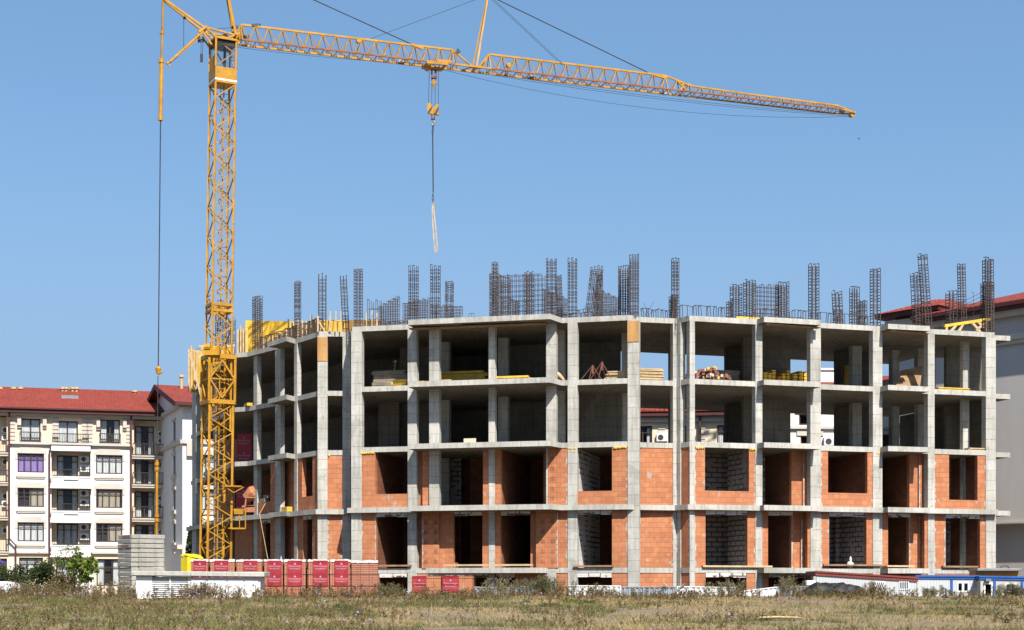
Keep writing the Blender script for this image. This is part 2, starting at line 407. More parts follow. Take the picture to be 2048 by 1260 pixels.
def off(p, fa, fb, d):
    n = (fa.n[0]+fb.n[0], fa.n[1]+fb.n[1]); l = math.hypot(*n); return (p[0]-n[0]/l*d, p[1]-n[1]/l*d)
def slab(k, e, balc):
    P = [off(pE3, FE2, FE2, e)]
    P += [FE2.xy(-9, -e), FE2.xy(-9, -.85), FE2.xy(-.6, -.85)] if balc else []
    P += [off(pC1, FE2, FE, e+(.3 if balc else 0))]
    if balc: P += [FE.xy(FE.a(533, -.75), -e), FE.xy(FE.a(536, -.75), -.75), FE.xy(FE.a(573, -.75), -.75), FE.xy(FE.a(587, -.1), -e)]
    P += [off(pC4, FE, FC, e), off(pC5, FC, FJ, e), off(pA, FJ, FL, e)]
    bl = {0: (852, 1072, -.9)}.get(k, (816, 1100, -1.25))
    P += [FL.xy(FL.a(bl[0], bl[2]), -e), FL.xy(FL.a(bl[0], bl[2]), bl[2]), FL.xy(FL.a(bl[1], bl[2]), bl[2]), FL.xy(FL.a(bl[1]+24, -e), -e)]
    P += [off(pB, FL, FL, e), off(pM0, FM, FM, e), off(pM1, FM, FT, e), off(pK, FT, FR, e)]
    for x0, x1, d in ((1528, 1642, -.75), (1776, 1860, -.75)):
        P += [FR.xy(FR.a(x0, d), -e), FR.xy(FR.a(x0, d), d), FR.xy(FR.a(x1, d), d), FR.xy(FR.a(x1, d), -e)]
    P += [off(pR, FR, FR, e)]
    P += [FR.xy(16.9, .75), FR.xy(18.2, .7), FR.xy(18.2, 7), FR.xy(16.8, 7)] if k else []
    P += [FR.xy(16.8, 10), FR.xy(-.3, 10), FL.xy(2.2, 9.9), (-11, 106.4)]
    mb = MB(); mb.prism(P, LZ[k]-TS, LZ[k]); mb.m[0] = 1; mb.build('floor_slab', ['slab_concrete', 'soffit_shaded'], bld)
for k in range(5): slab(k, .3 if k == 1 else 0, k > 0)

def column(fr, x0, x1, d=.38, b=-.015, top=LZ[4]-TS+.03, cap=None):
    mb = MB(); a0, a1 = fr.a(x0, b), fr.a(x1, b)
    mb.fb(fr, a0, a1, b, b+d, -.3, top); o = mb.build('column', 'concrete', bld, bevel=.012)
    if cap:                                                            # plywood still tied to the head of the column
        mb = MB(); mb.fb(fr, a0+.0, a1-.0, b-.03, b-.003, fr.z(x0, cap), LZ[4]-.30); mb.build('formwork_board', 'ply', bld)
COLS = [(FL, 702, 723), (FL, 815, 833), (FL, 858, 878), (FL, 977, 989.5), (FL, 1092, 1112), (FL, 1135, 1154.5), (FL, 1255, 1278),
        (FM, 1346, 1353.5), (FR, 1379.5, 1390), (FR, 1511, 1525), (FR, 1621, 1642), (FR, 1746, 1765), (FR, 1856, 1869.5), (FR, 1972, 1992),
        (FE, 507, 514), (FE, 550, 561), (FE, 588, 594), (FC, 635, 655), (FC, 685, 701), (FE2, 427, 434), (FE2, 384, 392)]
for i, (f, a, b) in enumerate(COLS):
    column(f, a, b, d={14: .27, 15: .25, 16: .25, 19: .3, 20: .3}.get(i, .4), cap={6: 684, 17: 722}.get(i))
column(FT, 1354, 1361, .3)
column(FL, 1114, 1128, .4, 2.0)
column(FR, 1926, 1939, .3, 1.4)
for x0, x1, b, f in ((880, 898, 4.2, FL), (996, 1016, 3.6, FL), (1243, 1256, 3.6, FL), (1341, 1346, 7.5, FM), (1705, 1724, 4.5, FR), (1785, 1799, 5.2, FR), (1836, 1853, 4.2, FR)): column(f, x0, x1, .4, b)

def core(fr, x0, x1, b, t=.25, lv=(2, 3), mat='concrete_shaded'):
    for k in lv:
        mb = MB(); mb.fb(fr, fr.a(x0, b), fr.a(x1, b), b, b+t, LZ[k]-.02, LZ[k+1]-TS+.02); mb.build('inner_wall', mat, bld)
core(FL, 690, 860, 9.2); core(FL, 858, 925, 9.2); core(FL, 757, 798, 4.6, lv=(2,)); core(FL, 925, 1000, 9.2, lv=(3,)); core(FL, 952, 1000, 9.2, lv=(2,))
mb = MB(); mb.fb(FL, FL.a(924, 9.2), FL.a(953, 9.2), 9.22, 9.4, LZ[2]+1.25, LZ[3]-TS+.01); mb.build('inner_wall', 'concrete_shaded', bld)
core(FL, 975, 1240, 6.2); core(FL, 1160, 1246, 3.6, lv=(2,)); core(FL, 800, 860, 5.5)
core(FR, 1452, 1490, 7); core(FR, 1487, 1581, 3.6); core(FR, 1672, 1699, 6.5); core(FR, 1725, 1739, 6.5); core(FR, 1893, 1974, 3.2)
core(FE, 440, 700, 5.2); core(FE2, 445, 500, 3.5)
def cross(fr, px, b0, b1, lv, mat, dz=0):
    for k in lv:
        a = fr.a(px, b0); mb = MB(); mb.fb(fr, a-.1, a+.1, b0, b1, LZ[k]-.02, LZ[k+1]-TS+.02-dz); mb.build('inner_wall', mat, bld)
cross(FL, 1160, 3.9, 6.1, (2,), 'concrete_shaded'); cross(FL, 850, 5.8, 9.1, (2, 3), 'concrete_shaded')
cross(FL, 990, 6.5, 9.8, (2, 3), 'concrete_shaded'); cross(FR, 1980, 1.0, 9.6, (2,), 'concrete_shaded')

# brick infill: (frame, from px, to px, level, [pieces]) ; piece = (px0, px1, top row or None)
def infill(fr, lv, pieces, b=.03, t=.25, mat='brick', name='brick_wall'):
    runs = []
    for p in pieces:
        if runs and p[0]-runs[-1][-1][1] < 1: runs[-1].append(p)
        else: runs.append([p])
    for run in runs:
        mb = MB()
        for x0, x1, y in run:
            z0 = LZ[lv]-.02 if lv >= 0 else -.3
            z1 = LZ[lv+1]-TS+.02 if y is None else fr.z((x0+x1)/2, y, b)
            mb.fb(fr, fr.a(x0, b), fr.a(x1, b), b, b+t, z0, z1)
        mb.build(name, mat, bld)
        if mat == 'brick' and lv >= 0:                                # mortar squeezed out where the blocks meet the columns
            mb = MB(); rr = random.Random(int(run[0][0])*7+lv); lo, hi = fr.a(run[0][0], b), fr.a(run[-1][1], b)
            for side, a0, px, y in ((1, lo, run[0][0], run[0][2]), (-1, hi, run[-1][1], run[-1][2])):
                if y is not None or rr.random() < .35 or hi-lo < .4: continue
                n = int((LZ[lv+1]-TS-LZ[lv]-.05)/.12); w = [rr.choice((.012, .02, .05, .09))*rr.uniform(.7, 1.3) for _ in range(n+1)]; mb = MB()
                for k in range(n+1): z = LZ[lv]+.02+k*.12; mb.v += [tuple(fr.P(a0, b-.003, z)), tuple(fr.P(a0+side*w[k], b-.003, z))]
                for k in range(n): mb.f.append((2*k, 2*k+1, 2*k+3, 2*k+2)); mb.m.append(0)
                mb.build('mortar_smear', 'mortar', bld)
def lintel(fr, x0, x1, lv, b=.012):
    a0, a1 = fr.a(x0, b), fr.a(x1, b); z = LZ[lv+1]-TS
    n = max(2, round((a1-a0)/.62)); mb = MB()
    for i in range(n):
        mb.fb(fr, a0+(a1-a0)*i/n+.02, a0+(a1-a0)*(i+1)/n-.02, b, b+.2, z-.2+.02*math.sin(i*2.1), z-.012)
    mb.build('lintel', 'white_block', bld)
I = infill
# level 1 (first brick storey below the open floors)
I(FL, 1, [(722, 750, None), (750, 815.5, 988)])
I(FL, 1, [(833, 846, None)], .35); I(FL, 1, [(845, 862, None)], .1)
I(FL, 1, [(966, 977.3, None), (989, 1002, None)], .02)
I(FL, 1, [(1111, 1135.5, None)]); I(FL, 1, [(1096, 1112, None)], -.03)
I(FL, 1, [(1154, 1224, 982), (1224, 1256, None)])
I(FM, 1, [(1278, 1347, None)]); I(FT, 1, [(1360, 1378.5, None)])
I(FR, 1, [(1389.5, 1410, None), (1410, 1498, 982), (1498, 1511.5, None)])
I(FR, 1, [(1583, 1606, None)], .62); I(FR, 1, [(1606, 1626, None)], .5)
I(FR, 1, [(1641.5, 1656, None), (1656, 1735, 986), (1735, 1746.5, None)])
I(FR, 1, [(1819, 1838, None)], .62); I(FR, 1, [(1838, 1862, None)], .5)
I(FR, 1, [(1869, 1898, None), (1898, 1955, 1000), (1955, 1972.5, None)])
I(FE, 1, [(514, 541, 1004), (541, 550.5, None)]); I(FE, 1, [(560, 589, None)], .5)
I(FE, 1, [(594, 604, None), (604, 625, 993), (625, 636, None)])
I(FC, 1, [(654.5, 685.5, None)])
I(FJ, 1, [(701.5, 704, None)])
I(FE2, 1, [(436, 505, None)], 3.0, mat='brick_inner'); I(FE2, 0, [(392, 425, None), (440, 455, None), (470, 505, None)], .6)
# level 0
I(FL, 0, [(722, 752, None)]); lintel(FL, 752, 815, 0)
I(FL, 0, [(833, 846, None)], .35); I(FL, 0, [(844, 878, None)], -.04); I(FL, 0, [(878, 907, None)], .1)
I(FL, 0, [(965, 977.3, None), (989, 1001, None)], .02); lintel(FL, 907, 965, 0); lintel(FL, 1001, 1061, 0)
I(FL, 0, [(1061, 1072, None)], .3); I(FL, 0, [(1072, 1116, None)], -.04); I(FL, 0, [(1116, 1135.5, None)], .04)
I(FL, 0, [(1224, 1256, None)]); lintel(FL, 1154, 1224, 0)
I(FM, 0, [(1278, 1347, None)]); I(FT, 0, [(1360, 1378.5, None)])
I(FR, 0, [(1389.5, 1411, None)]); I(FR, 0, [(1495, 1511.5, None)]); lintel(FR, 1411, 1495, 0)
I(FR, 0, [(1524.5, 1536, None)]); lintel(FR, 1536, 1586, 0)
I(FR, 0, [(1583, 1602, None)], .62); I(FR, 0, [(1602, 1622, None)], .5); I(FR, 0, [(1615, 1621.5, None)])
I(FR, 0, [(1641.5, 1658, None)]); I(FR, 0, [(1733, 1746.5, None)]); lintel(FR, 1658, 1733, 0)
I(FR, 0, [(1764.5, 1776, None)]); lintel(FR, 1776, 1821, 0)
I(FR, 0, [(1818, 1838, None)], .62); I(FR, 0, [(1838, 1858, None)], .5); I(FR, 0, [(1849, 1856.5, None)])
I(FR, 0, [(1869, 1891, None)]); I(FR, 0, [(1960, 1972.5, None)]); lintel(FR, 1891, 1960, 0)
I(FE, 0, [(514, 523, None), (541, 550.5, None)]); I(FE, 0, [(560, 589, None)], .6); I(FE, 0, [(594, 606, None), (625, 636, None)]); lintel(FE, 606, 625, 0); lintel(FE, 523, 541, 0)
I(FC, 0, [(654.5, 685.5, None)]); I(FJ, 0, [(701.5, 704, None)])
# basement
for f, ps, ln in ((FL, [(722, 758)], (758, 814)), (FL, [(833, 950)], (950, 1030)), (FL, [(1030, 1135.5)], None), (FL, [(1224, 1256)], (1154, 1224)), (FM, [(1278, 1347)], None), (FT, [(1360, 1378.5)], None),
                  (FR, [(1389.5, 1411), (1493, 1511.5)], (1411, 1493)), (FR, [(1524.5, 1537), (1612, 1622)], (1537, 1612)), (FR, [(1641, 1972)], None), (FE, [(514, 636)], None), (FC, [(654, 686)], None)):
    I(f, -1, [(a, b, None) for a, b in ps])
    if ln: lintel(f, ln[0], ln[1], -1)
for lv, px0, b in ((0, (848, 868), -.04), (0, (1082, 1102), -.04), (1, (1101,), -.03)):   # rows of open slots where blocks were laid on end
    mb = MB()
    for k in range(5):
        for px in px0:
            for q in range(3): a = FL.a(px, b)+q*.07; z = LZ[lv]+.22+k*.48; mb.fb(FL, a, a+.03, b-.004, b+.01, z-.02, z+.2)
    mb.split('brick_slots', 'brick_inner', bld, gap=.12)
# inner partitions of the walled storeys
core(FL, 700, 900, 4.4, .2, (0, 1), 'brick_inner'); core(FL, 878, 922, 4.9, .2, (0,), 'brick_inner'); core(FL, 878, 922, 4.9, .2, (1,), 'block_shaded'); core(FL, 940, 1000, 4.6, .2, (0, 1), 'brick_inner'); core(FL, 690, 1250, 6.0, .2, (0, 1), 'brick_inner')
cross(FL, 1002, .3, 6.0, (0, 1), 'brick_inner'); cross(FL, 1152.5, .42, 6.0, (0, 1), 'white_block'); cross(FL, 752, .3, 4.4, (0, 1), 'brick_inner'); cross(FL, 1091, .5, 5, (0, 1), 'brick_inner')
core(FR, 1392, 1470, 3.6, .2, (0, 1), 'block_shaded'); core(FR, 1462, 1530, 2.6, .2, (0, 1), 'block_shaded'); core(FR, 1520, 1600, 4.2, .2, (0, 1), 'brick_inner')
core(FR, 1630, 1760, 4.0, .2, (1,), 'brick_inner'); core(FR, 1672, 1760, 3.0, .2, (0,), 'block_shaded'); core(FR, 1640, 1690, 3.6, .2, (0,), 'block_shaded'); core(FR, 1756, 1850, 4.2, .2, (0, 1), 'brick_inner')
core(FR, 1880, 1932, 3.0, .2, (0, 1), 'block_shaded'); core(FR, 1925, 1942, 2.6, .3, (0, 1), 'concrete_shaded'); core(FR, 1930, 1972, 5.5, .2, (0, 1), 'brick_inner')
cross(FR, 1499, .3, 2.6, (0, 1), 'block_shaded'); cross(FR, 1588, .88, 4.2, (0, 1), 'brick_inner'); cross(FR, 1736, .3, 3.8, (0,), 'block_shaded'); cross(FR, 1736, .3, 3.8, (1,), 'brick_inner'); cross(FR, 1823, .88, 4.2, (0, 1), 'brick_inner'); cross(FR, 1960, .3, 2.8, (0, 1), 'brick_inner')
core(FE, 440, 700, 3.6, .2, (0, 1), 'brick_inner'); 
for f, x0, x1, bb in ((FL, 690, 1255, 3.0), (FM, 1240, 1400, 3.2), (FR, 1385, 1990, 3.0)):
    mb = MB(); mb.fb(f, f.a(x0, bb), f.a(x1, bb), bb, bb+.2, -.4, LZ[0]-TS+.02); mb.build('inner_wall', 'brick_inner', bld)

# yellow sealing foam squeezed out above some infill
varied('foam', (.75, .48, .05), .9, .3, 9)
for f, a, b, y in ((FL, 720, 749, 905), (FR, 1391, 1409, 893), (FR, 1499, 1511, 895), (FL, 1226, 1253, 894), (FC, 655, 662, 911), (FL, 1137, 1153, 893), (FR, 1752, 1766, 902)):
    mb = MB(); aa, ab = f.a(a), f.a(b); n = int((ab-aa)/.09)
    for i in range(n): mb.blob(f.P(aa+(ab-aa)*(i+.5)/n, .0, LZ[2]-TS-.03-.02*random.random()), .055, i, 3, .4)
    mb.build('sealing_foam', 'foam', bld)

# ------------------------------------------------------------------ starter bars
def rod(mb, p, q, r=.013): mb.bar(p, q, r*2.5)
def bars(fr, x0, x1, ytop, b, d=.3, nx=3, ny=2, tie=.15, lean=(0, 0), z0=LZ[4]-.05, r=.013, hook=True, name='rebar_cage'):
    a0, a1 = fr.a(x0, b), fr.a(x1, b); z1 = PZ(ytop, fr.D((x0+x1)/2, b)); H = z1-z0; mb = MB()
    def P(a, bb, z):
        t = (z-z0)/H; p = fr.P(a, bb, z); return p+Vector((lean[0]*t, lean[1]*t, 0))
    xs = [a0+(a1-a0)*i/(nx-1) for i in range(nx)]; ys = [b+d*i/(ny-1) for i in range(ny)]
    for i, x in enumerate(xs):
        for j, y in enumerate(ys):
            if 0 < i < nx-1 and 0 < j < ny-1: continue
            zt = z1-random.random()*.12
            rod(mb, P(x, y, z0), P(x, y, zt), r)
            if hook and j == 0: rod(mb, P(x, y, zt), P(x+.02, y+min(d, .25), zt+.03), r)
    n = int(H/tie)
    for k in range(1, n):
        z = z0+k*tie+random.uniform(-.03, .03)
        if z > z1-.15 or random.random() < .06: continue
        dz = random.uniform(-.025, .025)
        for y in (ys[0], ys[-1]): rod(mb, P(a0-.01, y, z), P(a1+.01, y, z+dz), r*.72)
        for x in (xs[0], xs[-1]): rod(mb, P(x, ys[0], z), P(x, ys[-1], z), r*.72)
    mb.build(name, 'rebar', bld)
def mesh(fr, x0, x1, y0, y1, b, d=.25, step=.17, tie=.2, name='rebar_mesh', prob=.95):
    """two layers of wall bars; the top row may slope from y0 to y1"""
    a0, a1 = fr.a(x0, b), fr.a(x1, b); n = max(2, int((a1-a0)/step)); mb = MB(); z0 = LZ[4]-.05
    zt = lambda t: PZ(y0+(y1-y0)*t, fr.D(x0+(x1-x0)*t, b))
    for i in range(n+1):
        t = i/n; a = a0+(a1-a0)*t; zz = zt(t)-random.random()*.1
        for bb in (b, b+d): rod(mb, fr.P(a, bb, z0), fr.P(a, bb, zz), .011)
        if i % 2 == 0: rod(mb, fr.P(a, b, zz), fr.P(a, b+d, zz), .011)
    zm = max(zt(0), zt(1)); k = z0+tie
    while k < zm-.05:
        ts = [i/n for i in range(n+1) if zt(i/n) > k]
        if len(ts) > 1 and random.random() < prob:
            for bb in (b, b+d): rod(mb, fr.P(a0+(a1-a0)*min(ts), bb, k+random.uniform(-.02, .02)), fr.P(a0+(a1-a0)*max(ts), bb, k+random.uniform(-.02, .02)), .0085)
        k += tie
    mb.build(name, 'rebar', bld)
def edge(fr, x0, x1, h, b=.15, step=.24, name='edge_bars'):
    a0, a1 = fr.a(x0, b), fr.a(x1, b); n = max(3, int((a1-a0)/step)); mb = MB(); z0 = LZ[4]-.05; last = None
    for i in range(n+1):
        a = a0+(a1-a0)*i/n; zz = z0+h+random.uniform(-.05, .05); s = random.uniform(-.06, .06)
        p = fr.P(a+s, b, zz); rod(mb, fr.P(a, b, z0), p, .012)
        if random.random() < .6: rod(mb, p, fr.P(a+s, b+.3, zz), .012); rod(mb, fr.P(a+s, b+.3, zz), fr.P(a, b+.3, z0), .012)
        if last is not None and random.random() < .9: rod(mb, last, p+Vector((0, 0, -.01)), .010)
        last = p
    mb.build(name, 'rebar', bld)
for a in ((FE, 505, 514, 591, .25, .32, 4, 3, .12), (FE, 589, 594, 562, .3, .22), (FC, 637, 651.5, 546, .2), (FC, 686, 698, 549, .3, .3, 3, 2, .15, (-.15, 0)), (FL, 708, 721, 534, .2),
          (FL, 817.5, 833, 530, .2), (FL, 861, 877, 528, .2), (FL, 889, 900, 559, 5, .5, 3, 3, .11, (.05, 0)), (FL, 979, 993, 543, 2.5, .5, 4, 3, .13), (FL, 984, 993, 522, 3.2), (FL, 1001, 1016, 552, 3, .5, 4, 3, .14),
          (FL, 1049, 1064, 541, 3.2, .4, 4), (FL, 1093, 1110, 515, .25), (FL, 1114, 1124, 547, 2.0, .3, 3, 2, .15, (-.1, 0)), (FL, 1136, 1151, 514, .2), (FL, 1168, 1189, 531, 2.0, .4, 4, 2, .13, (.35, 0)), (FL, 1193, 1203, 544, 3.5),
          (FL, 1237, 1256, 530, 1.2, .5, 5, 3, .13), (FL, 1259, 1275, 508, .2, .3, 4, 2, .13), (FM, 1346.5, 1358, 515, .2, .25, 3, 2, .14), (FM, 1345, 1354, 588, .6, .5, 3, 3, .11),
          (FR, 1458, 1467, 600, 4), (FR, 1467, 1484, 567, 3.8, .4, 4, 2, .13), (FR, 1494, 1511, 558, 3.2, .4, 4, 2, .13), (FR, 1561, 1578, 563, 3.6, .5, 4, 3, .12), (FR, 1623, 1638, 526, .25), (FR, 1674, 1688, 581, 3.5, .3, 3, 2, .15, (-.12, 0)),
          (FR, 1672, 1685, 610, 4), (FR, 1705, 1719, 572, 4.5, .3, 4), (FR, 1722, 1734, 599, 4.2, .3, 4), (FR, 1746.5, 1761, 534, .25), (FR, 1836, 1848, 543, 4, .4, 3, 2, .15, (-.2, 0)), (FR, 1853, 1865, 506, 1.0, .3, 3, 2, .14, (-.28, 0)),
          (FR, 1900, 1914, 579, 3.2, .4), (FR, 1924, 1934, 525, 1.4, .25, 3, 2, .14, (-.1, 0)), (FR, 1972, 1987, 514, .25, .3, 4), (FR, 1973, 1988, 561, .6, .5, 4, 3, .1),
          (FE2, 431, 441, 604, .4), (FE2, 452, 462, 640, 3), (FE2, 385, 392, 700, .3)): bars(*a)
for a in ((FL, 758, 796, 610, 590, 6.5, .3, .12, .13), (FL, 735, 760, 598, 600, 8, .3, .22, .6), (FL, 806, 856, 605, 594, 6.5, .3, .13, .13), (FL, 862, 922, 608, 611, 5, .3, .15, .16), (FL, 985, 1090, 548, 548, 4.5, .3, .19, .26),
          (FL, 1086, 1134, 575, 596, 4.0, .3, .12, .13), (FL, 1022, 1036, 597, 598, 3.5, .4, .1, .11), (FL, 1186, 1236, 573, 592, 3.0, .3, .12, .13), (FR, 1512, 1562, 566, 569, 3.8, .25, .2, .22)): mesh(*a)
for a in ((FM, 1288, 1345, .48), (FL, 1154, 1175, .45), (FR, 1365, 1460, .55), (FR, 1500, 1560, .6), (FR, 1580, 1622, .6), (FR, 1642, 1746, .55), (FR, 1470, 1620, .45, 1.2), (FL, 722, 815, .45, 1.4), (FE, 520, 588, .8, .2, .2), (FE, 600, 636, .8, .2, .2), (FC, 655, 685, .6), (FL, 925, 978, .3, 1.2, .5), (FL, 1100, 1250, .4, .8), (FR, 1765, 1850, .4, 1.2, .3), (FL, 722, 815, .9, 3.5, .3), (FL, 560, 690, .35, 16)): edge(*a)
mb = MB()
for i in range(7):
    z = LZ[4]+.9+i*.2; mb.bar(FR.P(FR.a(1914, 3), 3, z-.2), FR.P(FR.a(1973, .5), .5, z+.15), .014)
mb.bar(FR.P(FR.a(1946, 2), 2, LZ[4]-.1), FR.P(FR.a(1947, 2), 2, LZ[4]+2.4), .016); mb.bar(FR.P(FR.a(1947, 2), 2, LZ[4]+2.4), FR.P(FR.a(1942, 2), 2, LZ[4]+2.42), .016)
mb.build('wall_bars', 'rebar', bld)
mb = MB()
a0, a1 = 16.95, 18.1
for i in range(14): mb.bar(FR.P(a0+(a1-a0)*i/13, .85, LZ[4]-.05), FR.P(a0+(a1-a0)*i/13, .85, LZ[4]+.5), .014)
mb.bar(FR.P(a0, .85, LZ[4]+.5), FR.P(a1, .85, LZ[4]+.48), .014); mb.build('edge_bars', 'rebar', bld)
mb = MB()
for px, b, dx in ((1160, .4, .35), (1287, .3, .5), (1300, .4, -.3), (735, .5, .3), (1658, .3, .5)):
    f = FL if px < 1270 else (FM if px < 1350 else FR); p = f.P(f.a(px, b), b, LZ[4]); mb.bar(p, p+Vector((dx, .1, .8)), .016); mb.bar(p, p+Vector((dx*1.6, .2, .55)), .016)
mb.split('bent_bars', 'rebar', bld)
# ------------------------------------------------------------------ tower crane
DM = 80.0; TH = math.radians(28)
def mc(z):                                                             # mast axis, a touch off plumb
    y = YH-(z-EYE)/DM*F; px = 438.0+(660-y)*.0146; return Vector((PX(px, DM), DM, z))
crane = thing('tower_crane', 'yellow lattice tower crane with long horizontal jib beside the unfinished building', 'crane', (PX(434, DM), DM, .3))
def corner(z, w, i):
    sx, sy = ((-1, -1), (1, -1), (1, 1), (-1, 1))[i]; c, s = math.cos(TH), math.sin(TH)
    return mc(z)+Vector((w/2*(sx*c-sy*s), w/2*(sx*s+sy*c), 0))
def lattice(name, w, z0, z1, pitch, ch, br, horiz=False, ladder=True):
    mb = MB(); n = max(1, round((z1-z0)/pitch))
    for i in range(4): mb.bar(corner(z0, w, i), corner(z1, w, i), ch)
    for i in range(4):
        j = (i+1) % 4
        for k in range(n):
            za, zb = z0+(z1-z0)*k/n, z0+(z1-z0)*(k+1)/n
            p, q = (i, j) if (k+i) % 2 == 0 else (j, i)
            mb.bar(corner(za, w, p), corner(zb, w, q), br)
            if horiz and k % 4 == 2: mb.bar(corner(za, w, i), corner(za, w, j), br*.8)
    o = mb.build(name, 'crane_paint', crane)
    return o
Zc0, Zc1 = PZ(806, DM), PZ(716, DM); Zcab = PZ(172, DM)
low = lattice('lower_mast', 1.22, .3, Zc0-.12, .70, .108, .048, False)
up = lattice('upper_mast', 1.03, Zc0-1.5, Zcab, .76, .095, .05)
mb = MB()
for zz in (PZ(624, DM), PZ(612, DM)):
    for i in range(4): mb.bar(corner(zz, 1.06, i), corner(zz, 1.06, (i+1) % 4), .09, .13)
mb.split('mast_joint', 'crane_paint', crane)
mb = MB()                                                              # climbing cage round the mast joint
for zz in (Zc0, Zc1):
    for i in range(4): mb.bar(corner(zz, 1.34, i), corner(zz, 1.34, (i+1) % 4), .12, .21)
for i in range(4):
    j = (i+1) % 4; zm = (Zc0+Zc1)/2; M = lambda z, i=i, j=j: (corner(z, 1.3, i)+corner(z, 1.3, j))/2
    mb.bar(corner(Zc0, 1.34, i), corner(Zc1, 1.34, i), .115)
    mb.bar(corner(zm, 1.3, i), corner(zm, 1.3, j), .06)
    for s in (i, j): mb.bar(M(Zc1-.2), corner(zm, 1.3, s), .075); mb.bar(M(Zc0+.2), corner(zm, 1.3, s), .075)
mb.build('climbing_cage', 'crane_paint', crane)
mb = MB(); p = corner(Zc1+.1, 1.34, 0)
mb.tube(p+Vector((-.25, -.05, .3)), p+Vector((.05, -.05, .3)), .18, .18, 10); mb.box(p.x-.2, p.y-.15, p.z-.1, p.x+.5, p.y+.3, p.z+.22); mb.tube(p+Vector((.4, 0, .2)), p+Vector((.4, 0, .8)), .05)
q = corner(Zc1-.3, 1.3, 3); mb.hexa([q+Vector(v) for v in ((.0, -.1, -1.7), (.25, -.1, -1.8), (.25, .1, -1.8), (.0, .1, -1.7))], [q+Vector(v) for v in ((.0, -.1, 0), (.5, -.1, 0), (.5, .1, 0), (.0, .1, 0))])
mb.build('winch', 'crane_paint', crane)
mb = MB()                                                              # ladder inside the mast
for zz0, zz1 in ((.4, Zcab),):
    n = int((zz1-zz0)/.3)
    for s in (-.13, .28):
        for k in range(8):
            za, zb = zz0+(zz1-zz0)*k/8, zz0+(zz1-zz0)*(k+1)/8; mb.bar(mc(za)+Vector((s, .25, 0)), mc(zb)+Vector((s, .25, 0)), .035)
    for k in range(n):
        z = zz0+k*.3; mb.bar(mc(z)+Vector((-.13, .25, 0)), mc(z)+Vector((.28, .25, 0)), .025)
mb.tube(mc(.3)+Vector((.06, .05, 0)), mc(Zcab)+Vector((.06, .05, 0)), .035, .035, 6)
for k in range(9):
    z = 1+k*2.6
    mb.bar(corner(z, .5, 0), corner(z, .5, 2), .03)
mb.build('ladder', 'crane_paint', crane)
# cab
cb0, cb1 = Zcab, PZ(84, DM); zm = PZ(141, DM); W2 = 1.12
cab = MB(); cab.hexa([corner(cb0, W2, i) for i in range(4)], [corner(zm, W2, i) for i in range(4)])
for i in range(4): cab.bar(corner(zm, W2-.06, i), corner(cb1, W2-.06, i), .09)
hb = PZ(117, DM); A, B, C = corner(zm, W2-.03, 3), corner(zm, W2-.03, 0), 0
cab.hexa([corner(zm, W2-.02, 3), corner(zm, W2-.02, 0), corner(zm, W2-.1, 0), corner(zm, W2-.1, 3)], [corner(hb, W2-.02, 3), corner(hb, W2-.02, 0), corner(hb, W2-.1, 0), corner(hb, W2-.1, 3)])
for i in range(4): cab.bar(corner(cb1, W2-.02, i), corner(cb1, W2-.02, (i+1) % 4), .1)
cabo = cab.build('operator_cab', 'crane_paint', crane)
mb = MB(); sc = W2-.14
for i in range(4):
    j = (i+1) % 4
    za = hb if i == 3 else zm
    mb.quad(corner(za, sc, i), corner(za, sc, j), corner(cb1-.05, sc, j), corner(cb1-.05, sc, i))
mb.build('cab_glass', 'glass', cabo)
mb = MB(); ss = .72
e = lambda z, i, w=W2-.25: corner(z, w, i)
mb.bar(e(cb1-.1, 0), e((zm+cb1)/2+.1, 1), .055); mb.bar(e((zm+cb1)/2+.1, 1), e(zm+.1, 0), .055); mb.bar(e(cb1-.1, 3), e(zm+.1, 2), .05); mb.bar(e(cb1-.1, 2), e(zm+.1, 1), .05); mb.bar(e(cb1-.1, 0), e(zm, 3), .05)
mb.build('cab_brace', 'crane_paint', cabo)
mb = MB(); mb.tube(mc(zm)+Vector((.05, .2, 0)), mc(cb1)+Vector((.05, .2, 0)), .07, .07, 6); mb.hexa([corner(cb1-.32, .98, i) for i in range(4)], [corner(cb1-.04, .98, i) for i in range(4)])
mb.build('cab_roof', 'steel_dark', cabo)
mb = MB()
for i in (3, 0):
    z0, z1 = PZ(167.8, DM), PZ(164.3, DM); j = (i+1) % 4
    mb.hexa([corner(z0, W2+.012, i), corner(z0, W2+.012, j), corner(z0, W2-.02, j), corner(z0, W2-.02, i)], [corner(z1, W2+.012, i), corner(z1, W2+.012, j), corner(z1, W2-.02, j), corner(z1, W2-.02, i)])
mb.build('white_band', 'white_paint', cabo)

